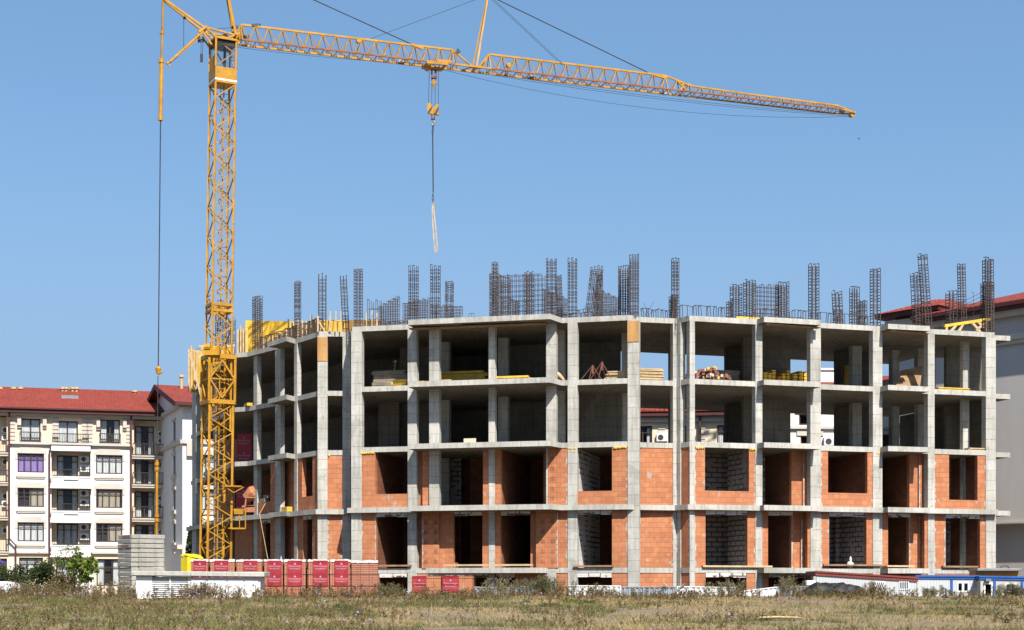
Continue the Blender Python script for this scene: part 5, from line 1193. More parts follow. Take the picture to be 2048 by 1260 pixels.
stack(FL, 905, 973, .4, 3, 2, .08, .6, 'beam_yellow', 'timber_beam', 'bright yellow beam laid along the balcony edge left of the slim column', 'beam')
stack(FL, 992, 1062, .4, 3, 3, .09, .5, 'beam_yellow', 'timber_beam', 'bright yellow beam laid along the balcony edge right of the slim column', 'beam', .2)
stack(FL, 1212, 1253, .9, 3, 7, .05, 1.1, 'timber', 'plywood_sheet', 'pale plywood sheet stacked left of the boarded column', 'plywood sheet', .12)
stack(FM, 1279, 1326, .7, 3, 9, .055, 1.2, 'timber', 'plywood_sheet', 'pale plywood sheet stacked right of the boarded column', 'plywood sheet', .06)
stack(FR, 1420, 1478, 3.0, 3, 12, .06, 1.2, 'grey_board', 'plywood_sheet', 'grey plywood sheet stacked behind the heap of steel props', 'plywood sheet')
stack(FR, 1876, 1938, .4, 3, 2, .05, .6, 'beam_yellow', 'plank', 'yellow plank lying on the floor edge of the right end bay', 'plank')
stack(FR, 1938, 1958, 1.2, 3, 3, .06, .6, 'grey_board', 'plank', 'grey board piled beside the thin inner column', 'plank')
stack(FR, 1936, 1984, .1, 2, 2, .05, .5, 'timber', 'plank', 'plank on the second floor edge at the right end', 'plank', z0=.01)
stack(FE, 515, 545, 2.0, 3, 2, .1, .5, 'beam_yellow', 'timber_beam', 'yellow beam lying deep in the left wing bay', 'beam')
for i, px in enumerate((1528, 1538, 1548, 1556, 1566, 1577, 1588, 1600, 1612)):
    nn = (4, 4, 5, 3, 4, 5, 4, 5, 5)[i]
    for k in range(nn):
        mb = MB(); a = FR.a(px, 1.6); b = 1.6+.1*(i % 3); z = LZ[3]+.03+k*.17; w = .2
        mb.fb(FR, a, a+w, b, b+2.2, z, z+.05); mb.fb(FR, a, a+w, b, b+2.2, z+.105, z+.155); mb.fb(FR, a+w*.4, a+w*.6, b, b+2.2, z+.05, z+.105)
        if i == 3: mb.build('timber_beam', 'panel_orange', None, 'orange-red end of a formwork beam among the yellow piles', 'beam', 'orange formwork beams in the middle pile')
        else: mb.build('timber_beam', 'beam_yellow', None, 'yellow formwork beam seen end-on in the piles of the third right bay', 'beam', 'formwork beams seen end-on')
random.seed(3)
ra, rb_ = FR.a(1391, .6), FR.a(1462, .6)
for i in range(64):
    u = random.random(); hmax = .05+.62*math.sin(math.pi*min(1, .12+u*.8))**.8*(1 if u < .6 else .75); a = ra+(rb_-ra)*u; z = LZ[3]+.06+hmax*random.random(); b = .5+.5*random.random()
    p = FR.P(a, b, z); q = FR.P(a+random.uniform(-.4, .4), b+1.5, max(LZ[3]+.05, z-.15*random.random())); mb = MB()
    mb.tube(p, q, .03, .03, 8)
    d = (q-p).normalized(); e = Vector((FR.u[0], FR.u[1], 0))*.065; up = Vector((0, 0, .065)); mb.hexa([p-e-up, p+e-up, p+e+up, p-e+up], [p+d*.012-e-up, p+d*.012+e-up, p+d*.012+e+up, p+d*.012-e+up])
    mb.build('steel_prop', random.choice(['prop_red', 'prop_red', 'prop_tan', 'rust_red', 'steel_grey', 'beam_yellow'] if i % 5 == 0 else ['prop_red', 'prop_tan', 'rust_red']), None, 'steel prop with square end plate in the tangled heap on the top floor', 'steel prop', 'heap of steel props')
for lab, px, w, hgt in (('low rusty folding prop tripod left of the taller one', 1185, 17, 752), ('tall rusty folding prop tripod standing on the open top floor', 1204, 14, 727)):
    mb = MB(); top = FL.P(FL.a(px, .8), .8, FL.z(px, hgt-(20 if w == 17 else 0)+(0), .8)); 
    top = FL.P(FL.a(px, .8), .8, FL.z(px, 733 if w == 17 else 726, .8))
    for dx, db in ((-.62, -.1), (.5, -.1), (.1, .6), (-.15, -.2)): mb.tube(top+Vector((dx*.06, 0, 0)), FL.P(FL.a(px, .8)+dx, .8+db, LZ[3]+.01), .018, .018, 6)
    mb.tube(top-Vector((0, 0, .35)), top+Vector((0, 0, .06)), .05, .05, 8); mb.build('prop_tripod', 'rust_red', None, lab, 'tripod')
mb = MB(); 
for i in range(9): p = on(FL, 1066+i*5.5, .6+.1*(i % 3), 3, .05+.06*(i % 2)); mb.bar(p, p+Vector((.75, random.uniform(-.2, .6), random.uniform(-.02, .22))), .1, .03)
mb.build('scrap_board', 'steel_dark', None, 'dark scrap boards heaped at the slab corner by the right balcony column', 'scrap boards')
mb = MB(); mb.bar(on(FL, 1112, .6, 3, .5), on(FL, 1131, .3, 3, .04), .3, .06); mb.bar(on(FL, 1110, .9, 3, .55), on(FL, 1128, .5, 3, .04), .12, .05); mb.build('plank', 'timber', None, 'pale boards leaning down beside the balcony corner column', 'plank')
mb = MB(); mb.bar(on(FL, 783, 2.6, 3, .05), on(FL, 791, 2.4, 3, 1.55), .05); mb.bar(on(FL, 787, 2.4, 3, 1.55), on(FL, 794, 2.4, 3, 1.58), .12, .06); mb.build('shovel', 'timber', None, 'pale long handled tool leaning over the plywood stack', 'tool')
mb = MB(); mb.hexa([on(FR, 1790, 1.2, 3, .02), on(FR, 1839, 1.2, 3, .02), on(FR, 1839, 1.26, 3, .02), on(FR, 1790, 1.26, 3, .02)], [on(FR, 1800, 2.0, 3, 1.15), on(FR, 1845, 2.0, 3, 1.45), on(FR, 1845, 2.06, 3, 1.45), on(FR, 1800, 2.06, 3, 1.15)]); mb.build('formwork_panel', 'old_plank', None, 'brown plank shutter leaning inside the second bay from the right', 'formwork panel')
mb = MB(); mb.fb(FR, FR.a(1698, 5.6), FR.a(1705, 5.6), 5.6, 6.1, LZ[3]+.02, LZ[3]+1.9); mb.build('formwork_panel', 'formwork_yellow', None, 'narrow yellow shutter standing upright in the shaded right bay', 'formwork panel')
mb = MB(); mb.tube(on(FL, 912, .2, 0, .14), on(FL, 914, 1.6, 0, .14), .125, .125, 16); o = mb.build('pipe', 'pipe_orange', None, 'short orange plastic pipe lying in the ground floor doorway', 'pipe')
mb = MB(); c = on(FL, 912.3, .195, 0, .14); mb.tube(c, c-Vector((FL.n[0], FL.n[1], 0))*.004, .1, .1, 14); mb.build('pipe_bore', 'room_dark', o)
mb = MB(); p = on(FR, 1700, .1, 0); mb.blob(p+Vector((0, 0, .16)), .19, 3, 7, .4, (.8, .7, .9)); mb.blob(p+Vector((.02, 0, .42)), .1, 5, 6, .4, (.6, .6, 1.5)); mb.build('white_sack', 'litter_white', None, 'white crumpled sack standing on the sill of a ground floor opening', 'sack', smooth=True)
for px0, px1, f, y, lab, mt in ((757, 822, FL, 1133, 'brown plank across the sill of the leftmost ground floor window', 'old_plank'), (888, 1064, FL, 1132, 'long weathered plank along the ground floor balcony sill', 'timber'), (1147, 1226, FL, 1134, 'brown plank on the sill below the white-walled room', 'old_plank'), (1406, 1545, FR, 1134.5, 'long pale plank on the sill right of the concrete corner', 'timber'),
                                (1648, 1775, FR, 1132, 'long plank on the sill behind the brown-roofed cabin', 'old_plank'), (1775, 1830, FR, 1134, 'pale plank over the sill behind the join of two cabins', 'timber'), (1886, 1957, FR, 1135, 'plank on the sill of the rightmost ground floor opening', 'old_plank')):
    b = -.75 if px0 == 888 else -.13; mb = MB(); z = f.z((px0+px1)/2, y, b); z = max(z, LZ[0]+.02); mb.fb(f, f.a(px0, b), f.a(px1, b), b, b+.25, z, z+.085); mb.build('plank', mt, None, lab, 'plank')
# yellow bundles on the left wing floors
for px, b, lv, n, lab, fr in ((562, -.45, 1, 3, 'yellow plank in the small bundle on the first floor of the left wing', FE), (488, -.4, 3, 2, 'short yellow board on the little balcony left of the corner column', FE2)):
    for k in range(n):
        a = fr.a(px, b); mb = MB(); mb.fb(fr, a, a+.75, b, b+.3, LZ[lv]+.02+k*.085, LZ[lv]+.09+k*.085); mb.build('plank', 'beam_yellow', None, lab, 'plank', lab)
mb = MB(); a = FE.a(520, .1); z = FE.z(530, 1004, .1); mb.fb(FE, a+.1, a+.7, .05, .4, z+.01, z+.2); mb.fb(FE, a+.45, a+.95, .1, .4, z+.205, z+.38); mb.build('box', 'grey_board', None, 'grey boxes resting on the low brick sill of the left wing', 'box')
# pallets and mixer behind the crane
for px, D, y0, y1, lab in ((455, 90.5, 1046, 960, 'brown block pallet on the first floor behind the crane mast, left'), (487, 89.5, 1040, 975, 'block pallet with dark red label on the first floor behind the crane mast'), (489, 90.5, 925, 868, 'block pallet with dark red lettered label on the second floor left of the corner column'), (460, 92, 930, 880, 'plain brown block pallet on the second floor behind the crane mast')):
    lv = 1 if y0 > 1000 else 2; z0 = LZ[lv]+.01; hh_ = PZ(y1, D)-z0; f = Fr((PX(px-15, D), D), (1, -.3)); w = .95
    t = thing('block_pallet', lab, 'pallet', (f.o[0]+.5, D+.4, z0), 'block pallets on the floors behind the crane')
    mb = MB(); mb.fb(f, 0, w, 0, .9, z0+.13, z0+hh_); mb.build('clay_blocks', 'pallet_brick', t); mb = MB(); [mb.fb(f, 0, w, b, b+.12, z0, z0+.125) for b in (0, .4, .78)]; mb.build('wooden_base', 'old_plank', t)
    if 'label' in lab: red_label(t, f, .02, w-.02, -.02, z0+.15, z0+hh_, 'label_dark_red')
D = 83.5; x = PX(484, D); z = LZ[1]
t = thing('concrete_mixer', 'rusty brown drum mixer standing on the first floor beside the crane mast', 'mixer', (x, D, z))
t.location = (x, D+3.2, z); WL[t] = Vector((x, D, z))
mb = MB(); mb.tube((x-.35, D, z+.95), (x+.05, D, z+1.25), .26, .42, 14); mb.tube((x+.05, D, z+1.25), (x+.4, D, z+1.5), .42, .3, 14); mb.build('drum', 'mixer_paint', t)
mb = MB()
for s in (-.4, .4): mb.bar((x+s, D-.25, z), (x+s*.7, D-.25, z+.95), .07); mb.bar((x+s, D+.3, z), (x+s*.7, D+.3, z+.95), .07)
mb.bar((x-.5, D-.25, z+.5), (x+.5, D-.25, z+.55), .1); mb.box(x-.3, D-.3, z+.2, x+.25, D+.2, z+.55); mb.bar((x-.3, D-.3, z+1), (x+.3, D-.3, z+1), .06); mb.build('frame', 'mixer_paint', t)
mb = MB(); [mb.tube((x+s, D-.3, z+.14), (x+s, D-.22, z+.14), .14, .14, 12) for s in (-.4, .4)]; mb.build('wheel', 'rubber', t)
mb = MB(); mb.path([PT(531, 1006, 80.5), PT(524, 1019, 80.3), PT(519, 1028, 80.1), PT(536, 1120, 74.5)], .013, 5); mb.build('hose', 'timber', None, 'thin white hose hanging from the left wing floor down to the pallets', 'hose')
# roof deck: formwork still in place
def panel(lab, pts, D0, D1, mat='formwork_yellow', t=.08, name='formwork_panel', ribs=True):
    (xa, ya0, ya1), (xb, yb0, yb1) = pts; p = [PT(xa, ya1, D0), PT(xb, yb1, D1), PT(xb, yb0, D1), PT(xa, ya0, D0)]; n = Vector((p[1]-p[0]).cross(p[3]-p[0])).normalized()*t
    if n.y < 0: n = -n
    rt = thing(name, lab, 'formwork panel', tuple((p[0]+p[1])/2)); mb = MB(); mb.hexa([p[0], p[1], p[1]+n, p[0]+n], [p[3], p[2], p[2]+n, p[3]+n]); mb.build('sheet', mat, rt)
    if ribs:
        mb = MB(); k = max(3, int((p[1]-p[0]).length/.6)); nn = n.normalized()
        for i in range(k+1):
            q0 = p[0].lerp(p[1], i/k)-nn*.06; q1 = p[3].lerp(p[2], i/k)-nn*.06; mb.bar(q0, q1+Vector((0, 0, .25*(i % 3 == 1))), .09)
        mb.split('stiffener', 'timber', rt)
panel('large yellow wall shutter at the left of the roof deck', ((491, 641, 720), (588, 643, 715)), 93, 92, ribs=False)
panel('low yellow wall shutter right of the pale prop posts on the roof deck', ((640, 641, 700), (690, 640, 690)), 90, 89.5, ribs=False)
panel('pale timber backed shutter along the left roof edge', ((478, 660, 730), (494, 656, 725)), 91, 90.5, 'beam_yellow')
panel('yellow shutter behind the crane mast on the roof deck', ((405, 694, 745), (466, 689, 742)), 96, 95)
panel('tall yellow column shutter at the far left corner of the roof', ((379, 699, 783), (395, 700, 778)), 101, 100.8, t=.5)
panel('pale low edge board along the left wing roof edge', ((520, 690, 708), (586, 655, 690)), 87.2, 83.4, 'timber')
panel('pale edge board meeting the roof corner above the boarded column', ((589, 652, 690), (634, 636, 668)), 83.2, 80.6, 'timber')
panel('low plywood edge strip behind the rebar left of centre', ((692, 640, 665), (760, 640, 662)), 88, 86, 'ply', ribs=False)
mb = MB(); [mb.bar(PT(a, b, D_), PT(c, d, D_), .14) for a, b, c, d, D_ in ((398, 692, 452, 700, 99), (396, 702, 412, 740, 99), (440, 694, 470, 691, 94), (380, 705, 402, 790, 99.5))]; mb.split('timber_brace', 'timber', None, label='pale timber brace propping the shutters behind the crane mast', cat='brace', group='timber braces behind the crane mast')
posts = [(577, 638, 676), (605, 640, 672), (636, 632, 668), (659, 634, 664), (661, 622, 664), (672, 622, 664), (682, 622, 664), (754, 626, 652), (733, 626, 655), (744, 620, 655), (724, 636, 655), (805, 632, 650), (924, 633, 640)]
for px, y0, y1 in posts:
    D_ = FE.D(px, .6) if px < 635 else FL.D(px, 1.0); p = Vector((PX(px, D_), D_, LZ[4])); q = Vector((PX(px, D_), D_, PZ(y0, D_))); mb = MB(); mb.bar(p, q, .05 if px > 640 else .08); (mb.bar(p.lerp(q, .7), p+Vector((.35, .1, 0)), .06) if px in (577, 605, 636) else None)
    mb.build('timber_post', 'timber', None, 'pale timber guard post standing on the left roof edge', 'post', 'timber guard posts on the left roof edge')
mb = MB(); mb.bar(FR.P(FR.a(1472, .7), .7, LZ[4]+.12), FR.P(FR.a(1622, .7), .7, LZ[4]+.1), .1, .2); mb.build('timber_beam', 'beam_yellow', None, 'long yellow beam lying along the roof edge right of centre', 'beam')
t = thing('shutter_frame', 'yellow beam on slanted timber struts at the right end of the roof', 'formwork', tuple(FR.P(FR.a(1930, .6), .6, LZ[4])))
P_ = lambda px, py: FR.P(FR.a(px, .6), .6, FR.z(px, py, .6))
mb = MB(); mb.bar(P_(1889, 652), P_(1980, 638), .14); mb.build('rail', 'beam_yellow', t)
mb = MB(); [mb.bar(P_(a, b), P_(c, d), .11) for a, b, c, d in ((1893, 662, 1893, 652), (1902, 662, 1913, 649), (1917, 663, 1927, 646), (1942, 643, 1960, 664), (1952, 661, 1975, 640), (1953, 641, 1978, 666), (1972, 637, 1972, 662))]; mb.split('strut', 'timber', t)
mb = MB(); p = FL.P(FL.a(956, .2), -1.0, LZ[4]); mb.bar(p+Vector((-.12, 0, 0)), p+Vector((-.12, 0, .22)), .02); mb.bar(p+Vector((.12, 0, 0)), p+Vector((.12, 0, .22)), .02); mb.bar(p+Vector((-.12, 0, .22)), p+Vector((.12, 0, .22)), .02); mb.bar(p+Vector((0, 0, .22)), p+Vector((0, 0, 0)), .02); mb.build('bent_bars', 'rebar', bld)
mb = MB()
for x0, x1, y0, y1 in ((820, 930, 652, 646), (925, 1090, 655, 640)):                         # loose boards left under the balcony slab
    b = -.6; mb.bar(FL.P(FL.a(x0, b), b, LZ[4]-TS-.09), FL.P(FL.a(x1, b), b+.3, LZ[4]-TS-.05), .5, .04)
mb.bar(FR.P(FR.a(1530, -.5), -.5, LZ[4]-TS-.05), FR.P(FR.a(1638, -.3), -.3, LZ[4]-TS-.06), .4, .04); mb.bar(FR.P(FR.a(1780, -.5), -.5, LZ[4]-TS-.05), FR.P(FR.a(1855, -.3), -.3, LZ[4]-TS-.06), .4, .04)
mb.split('soffit_board', 'old_plank', bld)
# ------------------------------------------------------------------ plants
def quads_mesh(name, P, mi, mats, loc=None, tint=None, **kw):
    """P: (n, k, 3) faces of k corners"""
    P = np.asarray(P, dtype=np.float64); n, k, _ = P.shape
    o_ = np.array(loc) if loc is not None else np.array([P[:, :, 0].mean(), P[:, :, 1].mean(), P[:, :, 2].min()])
    if kw.get('parent') is not None: o_ = np.array(WL[kw['parent']])
    me = bpy.data.meshes.new(name); me.vertices.add(n*k); me.vertices.foreach_set('co', (P-o_).astype(np.float32).ravel())
    me.loops.add(n*k); me.loops.foreach_set('vertex_index', np.arange(n*k, dtype=np.int32)); me.polygons.add(n)
    me.polygons.foreach_set('loop_start', np.arange(0, n*k, k, dtype=np.int32)); me.polygons.foreach_set('loop_total', np.full(n, k, dtype=np.int32))
    for m in mats: me.materials.append(MAT[m])
    if mi is not None: me.polygons.foreach_set('material_index', np.asarray(mi, dtype=np.int32))
    if tint is not None:
        at = me.color_attributes.new('tint', 'FLOAT_COLOR', 'POINT'); at.data.foreach_set('color', np.repeat(np.c_[tint, np.ones(n)], k, axis=0).astype(np.float32).ravel())
    me.update(); me.validate()
    ob = bpy.data.objects.new(name, me); COL.objects.link(ob)
    if kw.get('parent') is not None: ob.parent = kw['parent']
    else: ob.location = o_
    tag(ob, kw.get('label'), kw.get('cat'), kw.get('group'), kw.get('kind')); WL[ob] = Vector(o_); return ob
def rquads(C, size, asp=.6):
    n = len(C); u = rng.normal(size=(n, 3)); u /= np.linalg.norm(u, axis=1, keepdims=True); v = np.cross(u, rng.normal(size=(n, 3))); v /= np.linalg.norm(v, axis=1, keepdims=True)
    s = (size*rng.uniform(.6, 1.3, n))[:, None]; u = u*s; v = v*s*asp
    return np.stack([C-u*.5, C+v*.5-u*.1, C+u*.5, C-v*.5-u*.1], 1)
def clumps(n, c, r, k=14, fill=.35):
    """leaf positions gathered in k lumps inside an ellipsoid"""
    d = rng.normal(size=(k, 3)); d /= np.linalg.norm(d, axis=1, keepdims=True); cc = d*(rng.uniform(.3, .95, k)[:, None]); w = rng.uniform(.25, .5, k)
    i = rng.integers(0, k, n); p = cc[i]+rng.normal(size=(n, 3))*w[i][:, None]*.55
    return np.array(c)+p*np.array(r)
def shrub(lab, px, py0, py1, D, wpx, n, mats, size=.12, name='shrub', cat='shrub', k=14, zb=None):
    z0 = gz(PX(px, D), D) if zb is None else zb; z1 = PZ(py0, D); x = PX(px, D); w = wpx*D/F/2; zlow = max(z0, PZ(py1, D)-.3)
    t = thing(name, lab, cat, (x, D, z0), 'garden shrubs before the left apartment block' if name == 'shrub' else None)
    C = clumps(n, (x, D, (zlow+z1)/2), (w, w*.8, (z1-zlow)/2), k); C[:, 2] = np.maximum(C[:, 2], z0+.02)
    quads_mesh('crown' if name != 'shrub' else 'foliage', rquads(C, size), rng.integers(0, len(mats), n), mats, parent=t)
    mb = MB(); 
    for i in range(6): mb.tube((x+random.uniform(-.1, .1), D, z0-.1), (x+random.uniform(-w, w)*.6, D+random.uniform(-w, w)*.4, z0+(z1-z0)*random.uniform(.5, .85)), .035, .012, 5)
    mb.build('stem' if name == 'shrub' else 'trunk', 'bark', t)
shrub('olive green bush by the parked car at the left edge', 14, 1118, 1165, 92, 75, 2600, ['leaf_olive', 'leaf_dark'])
shrub('low dark green bush under the left ground floor window', 52, 1132, 1172, 90, 80, 2600, ['leaf_dark', 'leaf_olive'])
shrub('dark dense bush left of the yellow-green sapling', 92, 1122, 1176, 88, 72, 3600, ['leaf_dark', 'leaf_dark', 'leaf_olive'], .13)
shrub('bronze olive bush at the foot of the sapling', 122, 1146, 1178, 86, 80, 2600, ['leaf_olive', 'leaf_dark', 'weed_brown'])
def sapling():
    D = 86; x = PX(146, D); z0 = gz(x, D)-.1
    t = thing('sapling_tree', 'young tree with yellow-green heart shaped leaves before the ground floor windows', 'tree', (x, D, z0))
    mb = MB(); z = lambda y: PZ(y, D)
    for pts in ([(146, 1178), (145, 1150), (139, 1118), (136, 1100), (128, 1092)], [(145, 1155), (152, 1125), (160, 1112)], [(144, 1160), (130, 1130), (122, 1118)], [(146, 1168), (165, 1140), (180, 1125)]):
        q = [Vector((PX(a, D), D+random.uniform(-.3, .3), z(b))) for a, b in pts]
        for i in range(len(q)-1): mb.tube(q[i], q[i+1], .04*(1-i*.2), .04*(1-(i+1)*.2), 6)
    mb.build('trunk', 'bark', t)
    C = np.concatenate([clumps(620, (PX(163, D), D, z(1140)), (.8, .6, .9), 14), clumps(260, (PX(185, D), D, z(1125)), (.35, .4, .7), 8), clumps(140, (PX(172, D), D, z(1155)), (.5, .4, .4), 6), clumps(120, (PX(150, D), D, z(1115)), (.5, .4, .45), 8)])
    quads_mesh('crown', rquads(C, .17, .85), rng.choice([0, 0, 1], len(C)), ['leaf_bright', 'leaf_olive'], parent=t)
    C = np.concatenate([clumps(260, (PX(135, D), D, z(1105)), (.75, .5, .55), 12), clumps(260, (PX(120, D), D, z(1122)), (.6, .5, .4), 8)])
    quads_mesh('upper_crown', rquads(C, .10, .5), rng.choice([0, 1], len(C)), ['leaf_olive', 'leaf_bright'], parent=t)
sapling()
def cypress():
    D = 112; x = PX(381, D); z0 = gz(x, D); z1 = PZ(1052, D); n = 3500; h = rng.uniform(0, 1, n)**.8; r = .62*(1-h)**.55*np.sqrt(rng.uniform(.2, 1, n)); a = rng.uniform(0, 6.28, n)
    t = thing('cypress_tree', 'slim dark cypress between the gabled wing and the concrete frame', 'tree', (x, D, z0))
    C = np.c_[x+r*np.cos(a), D+r*np.sin(a), z0+.3+h*(z1-z0-.3)]; quads_mesh('crown', rquads(C, .16, .5), rng.integers(0, 2, n), ['leaf_dark', 'leaf_dark'], parent=t)
    mb = MB(); mb.tube((x, D, z0-.1), (x, D, z1-.8), .1, .03, 6); mb.build('trunk', 'bark', t)
cypress()

# ------------------------------------------------------------------ grass: one mesh of blades, straw and green in patches
def gzv(x, y): return np.array([gz(a, b) for a, b in zip(x, y)])
def grass():
    nt = 48000; y = 37+(72.5-37)*rng.uniform(0, 1, nt)**.85; x = (rng.uniform(-1, 1, nt))*(.338*y+3.5)
    z = gzv(x, y); N3 = lambda sx, sy, o: np.array([mnoise.noise(Vector((a*sx+o, b*sy, o))) for a, b in zip(x, y)])
    pn = N3(.20, .34, 3)*1.45+N3(.75, 1.1, 7)*1.0+np.clip((-x-1)/12, -.4, 1)*.38-.02      # greener to the left
    bare = N3(.30, .55, 13)+.6*N3(1.2, 1.9, 19)+np.clip((x-2)/20, 0, 1)*.22
    keep = rng.uniform(0, 1, nt) < np.clip(1.08-3.0*np.clip(bare-.02, 0, 1), .05, 1); x, y, z, pn, bare = x[keep], y[keep], z[keep], pn[keep], bare[keep]; nt = len(x)
    nb = 8; rep = lambda v: np.repeat(v, nb); X = rep(x)+rng.normal(0, .07, nt*nb); Y = rep(y)+rng.normal(0, .07, nt*nb); Z = rep(z)-.01; Pn = rep(pn+rng.normal(0, .12, nt))
    n = nt*nb; hgt = rng.uniform(.03, .115, n)*(1+1.5*np.clip(Pn, 0, .7))*np.repeat(rng.uniform(.6, 1.3, nt), nb); tall = rng.uniform(0, 1, n) < .025; hgt[tall] *= 2.1
    ang = rng.uniform(0, 2*np.pi, n); lean = rng.uniform(.2, 1.3, n)*hgt; wd = rng.uniform(.005, .012, n); fa = rng.uniform(0, 2*np.pi, n)
    base = np.c_[X, Y, Z]; side = np.c_[np.cos(fa), np.sin(fa), np.zeros(n)]*wd[:, None]; tip = base+np.c_[np.cos(ang)*lean, np.sin(ang)*lean, hgt]
    P = np.stack([base-side, base+side, tip], 1)
    g = np.clip((Pn-.0)*3.5, 0, 1)[:, None]*(rng.uniform(.5, 1, n)[:, None]); r = rng.uniform(.55, 1.25, n)[:, None]
    straw = np.array([.50, .38, .175])*r; rose = np.array([.38, .26, .165])*r; green = np.array([.115, .145, .04])*r
    br = np.clip(.25+1.6*rep(bare), .1, .9)[:, None] > rng.uniform(0, 1, n)[:, None]
    dry = np.where(br, rose, straw); col = dry*(1-g)+green*g
    quads_mesh('grass', P, None, ['grass_blades'], loc=(0, 0, 0), tint=col, kind='stuff', label='dry straw and green meadow grass covering the foreground field', cat='grass')
grass()

# weeds: branching stalks with small leaves, some with blue flowers
def weed(segs, leaves, flow, x, y, h, br, spread=.5, seed_heads=False, stemw=.006, lw=.03, fl=.0):
    z = gz(x, y)-.02; p = Vector((x, y, z)); tip = p+Vector((random.uniform(-.2, .2)*h, random.uniform(-.2, .2)*h, h)); segs.append((p, tip, stemw))
    for i in range(br):
        t = random.uniform(.15, .9); q = p.lerp(tip, t); a = random.uniform(0, 6.28); L = h*spread*random.uniform(.4, 1)*(1.1-t); r = q+Vector((math.cos(a)*L, math.sin(a)*L, L*random.uniform(.5, 1.3))); segs.append((q, r, stemw*.7))
        for k in range(4):
            s = q.lerp(r, random.uniform(.3, 1.0)); leaves.append((s, lw*random.uniform(.6, 1.4)))
        if random.random() < fl: flow.append((r, random.uniform(.018, .034)))
        if seed_heads:
            for k in range(5): leaves.append((r+Vector((random.gauss(0, .03), random.gauss(0, .03), random.gauss(0, .03))), lw*1.3))
    for k in range(int(br*.8)): leaves.append((p.lerp(tip, random.uniform(.02, .5))+Vector((random.gauss(0, .04), random.gauss(0, .04), 0)), lw*2.0))
def weed_mesh(name, segs, leaves, flow, mats, mixw, parent=None, **kw):
    F_, M = [], []
    for p, q, w in segs:
        a = random.uniform(0, 3.14); s = Vector((math.cos(a), math.sin(a), 0))*w; s2 = Vector((-s.y, s.x, 0)); m = 0 if random.random() < mixw else 1
        F_ += [(p-s, p+s, q+s*.5, q-s*.5), (p-s2, p+s2, q+s2*.5, q-s2*.5)]; M += [m, m]
    F_ = np.array([[tuple(v) for v in f] for f in F_])
    C = np.array([tuple(l[0]) for l in leaves]); S = np.array([l[1] for l in leaves]); Q = rquads(C, S, .55); M += list(np.where(rng.uniform(0, 1, len(C)) < mixw, 0, 1))
    parts = [F_, Q]
    if flow: C = np.array([tuple(l[0]) for l in flow]); parts.append(rquads(C, np.array([l[1]*2 for l in flow]), 1.0)); M += [2]*len(C)
    return quads_mesh(name, np.concatenate(parts), M, mats, parent=parent, **kw)
random.seed(21)
S, L, W_ = [], [], []
for i in range(4000):                                                   # ragged belt of weeds along the crest
    y = random.uniform(63.5, 71.6); x = random.uniform(-1, 1)*(.34*y+2.5); px = 1024+x/y*F
    d = .55+.75*mnoise.noise(Vector((x*.30, 4, 2)))+.4*mnoise.noise(Vector((x*1.1, y*.5, 2)))
    if y < 67: d *= .8 if px < 900 else .45
    if px > 1130: d *= .55
    if random.random() > d: continue
    hmax = .80 if px < 330 else (.72 if px < 860 else .46)
    weed(S, L, W_, x, y, hmax*random.uniform(.3, 1), 8, .45, random.random() < .35, .008, .045, .14 if px < 900 else .05)
for i in range(3800):                                                   # lower weeds scattered in patches over the field
    y = 38+27*random.random()**.9; x = random.uniform(-1, 1)*(.335*y+.5)
    if mnoise.noise(Vector((x*.24, y*.34, 8)))+.6*mnoise.noise(Vector((x*.9, y*1.0, 4)))+(.14 if x < -1 else -.12) < .10*random.random()+.03: continue
    weed(S, L, W_, x, y, random.uniform(.10, .40)*(2.0 if random.random() < .10 else 1), 6, .55, False, .005, .042, .025)
weed_mesh('meadow_weeds', S, L, W_, ['weed_brown', 'weed_green', 'flower_blue'], .66, loc=(0, 0, 0), kind='stuff', label='brown and green meadow weeds with small blue flowers along the field edge', cat='weeds')
BIG = [('largest feathery olive weed clump in front of the brick piers at centre', 1090, 1146, 70.2, 95, 34, 1.0), ('pale seeding weed clump left of the largest clump', 1000, 1148, 70.8, 70, 14, .8), ('pale seeding weed in front of the dark basement opening below the middle window', 1450, 1150, 71, 60, 12, .8), ('tall pale weed by the third basement opening', 1582, 1142, 71, 60, 12, .7),
       ('brown weed clump before the brown-roofed cabin grille', 1745, 1160, 70.5, 45, 12, .6), ('grey-green weed clump before the blue-edged cabin', 1875, 1168, 70, 60, 13, .6), ('green weed clump at the right edge before the dark cabin', 2020, 1164, 69.5, 70, 24, .7), ('weed clump growing before the black tarpaulins', 1636, 1176, 69.6, 45, 12, .5), ('brown weeds before the kiosk louvres', 400, 1158, 65.6, 70, 18, .6),
       ('small weed tuft alone on the dry ground left of centre foreground', 1052, 1198, 60, 14, 8, .5), ('olive weeds at the right end of the long pallet row', 770, 1162, 70, 60, 14, .6), ('dark green chicory clump in the left middle of the field', 672, 1206, 55, 34, 12, .5), ('brown weeds among the fence panels right of the large clump', 1185, 1164, 71, 70, 14, .5), ('green weeds at the left edge near the parked car', 60, 1168, 69, 80, 20, .55)]
for lab, px, py, D, w, n, sp in BIG:
    S, L, W_ = [], [], []; x0 = PX(px, D); zg = gz(x0, D); H = PZ(py, D)-zg
    t = thing('weed_clump', lab, 'weeds', (x0, D, zg))
    for i in range(int(n*1.6)): u = random.gauss(0, .30); weed(S, L, W_, x0+u*w*D/F, D+random.uniform(-.4, .4), H*random.uniform(.55, 1.05)*(1-.35*abs(u)), 20, .5, True, .009, .030, .05)
    weed_mesh('foliage', S, L, W_, ['weed_straw' if 'pale' in lab else ('weed_brown' if 'brown' in lab else 'weed_pale'), 'weed_green', 'flower_blue'], .7, parent=t)
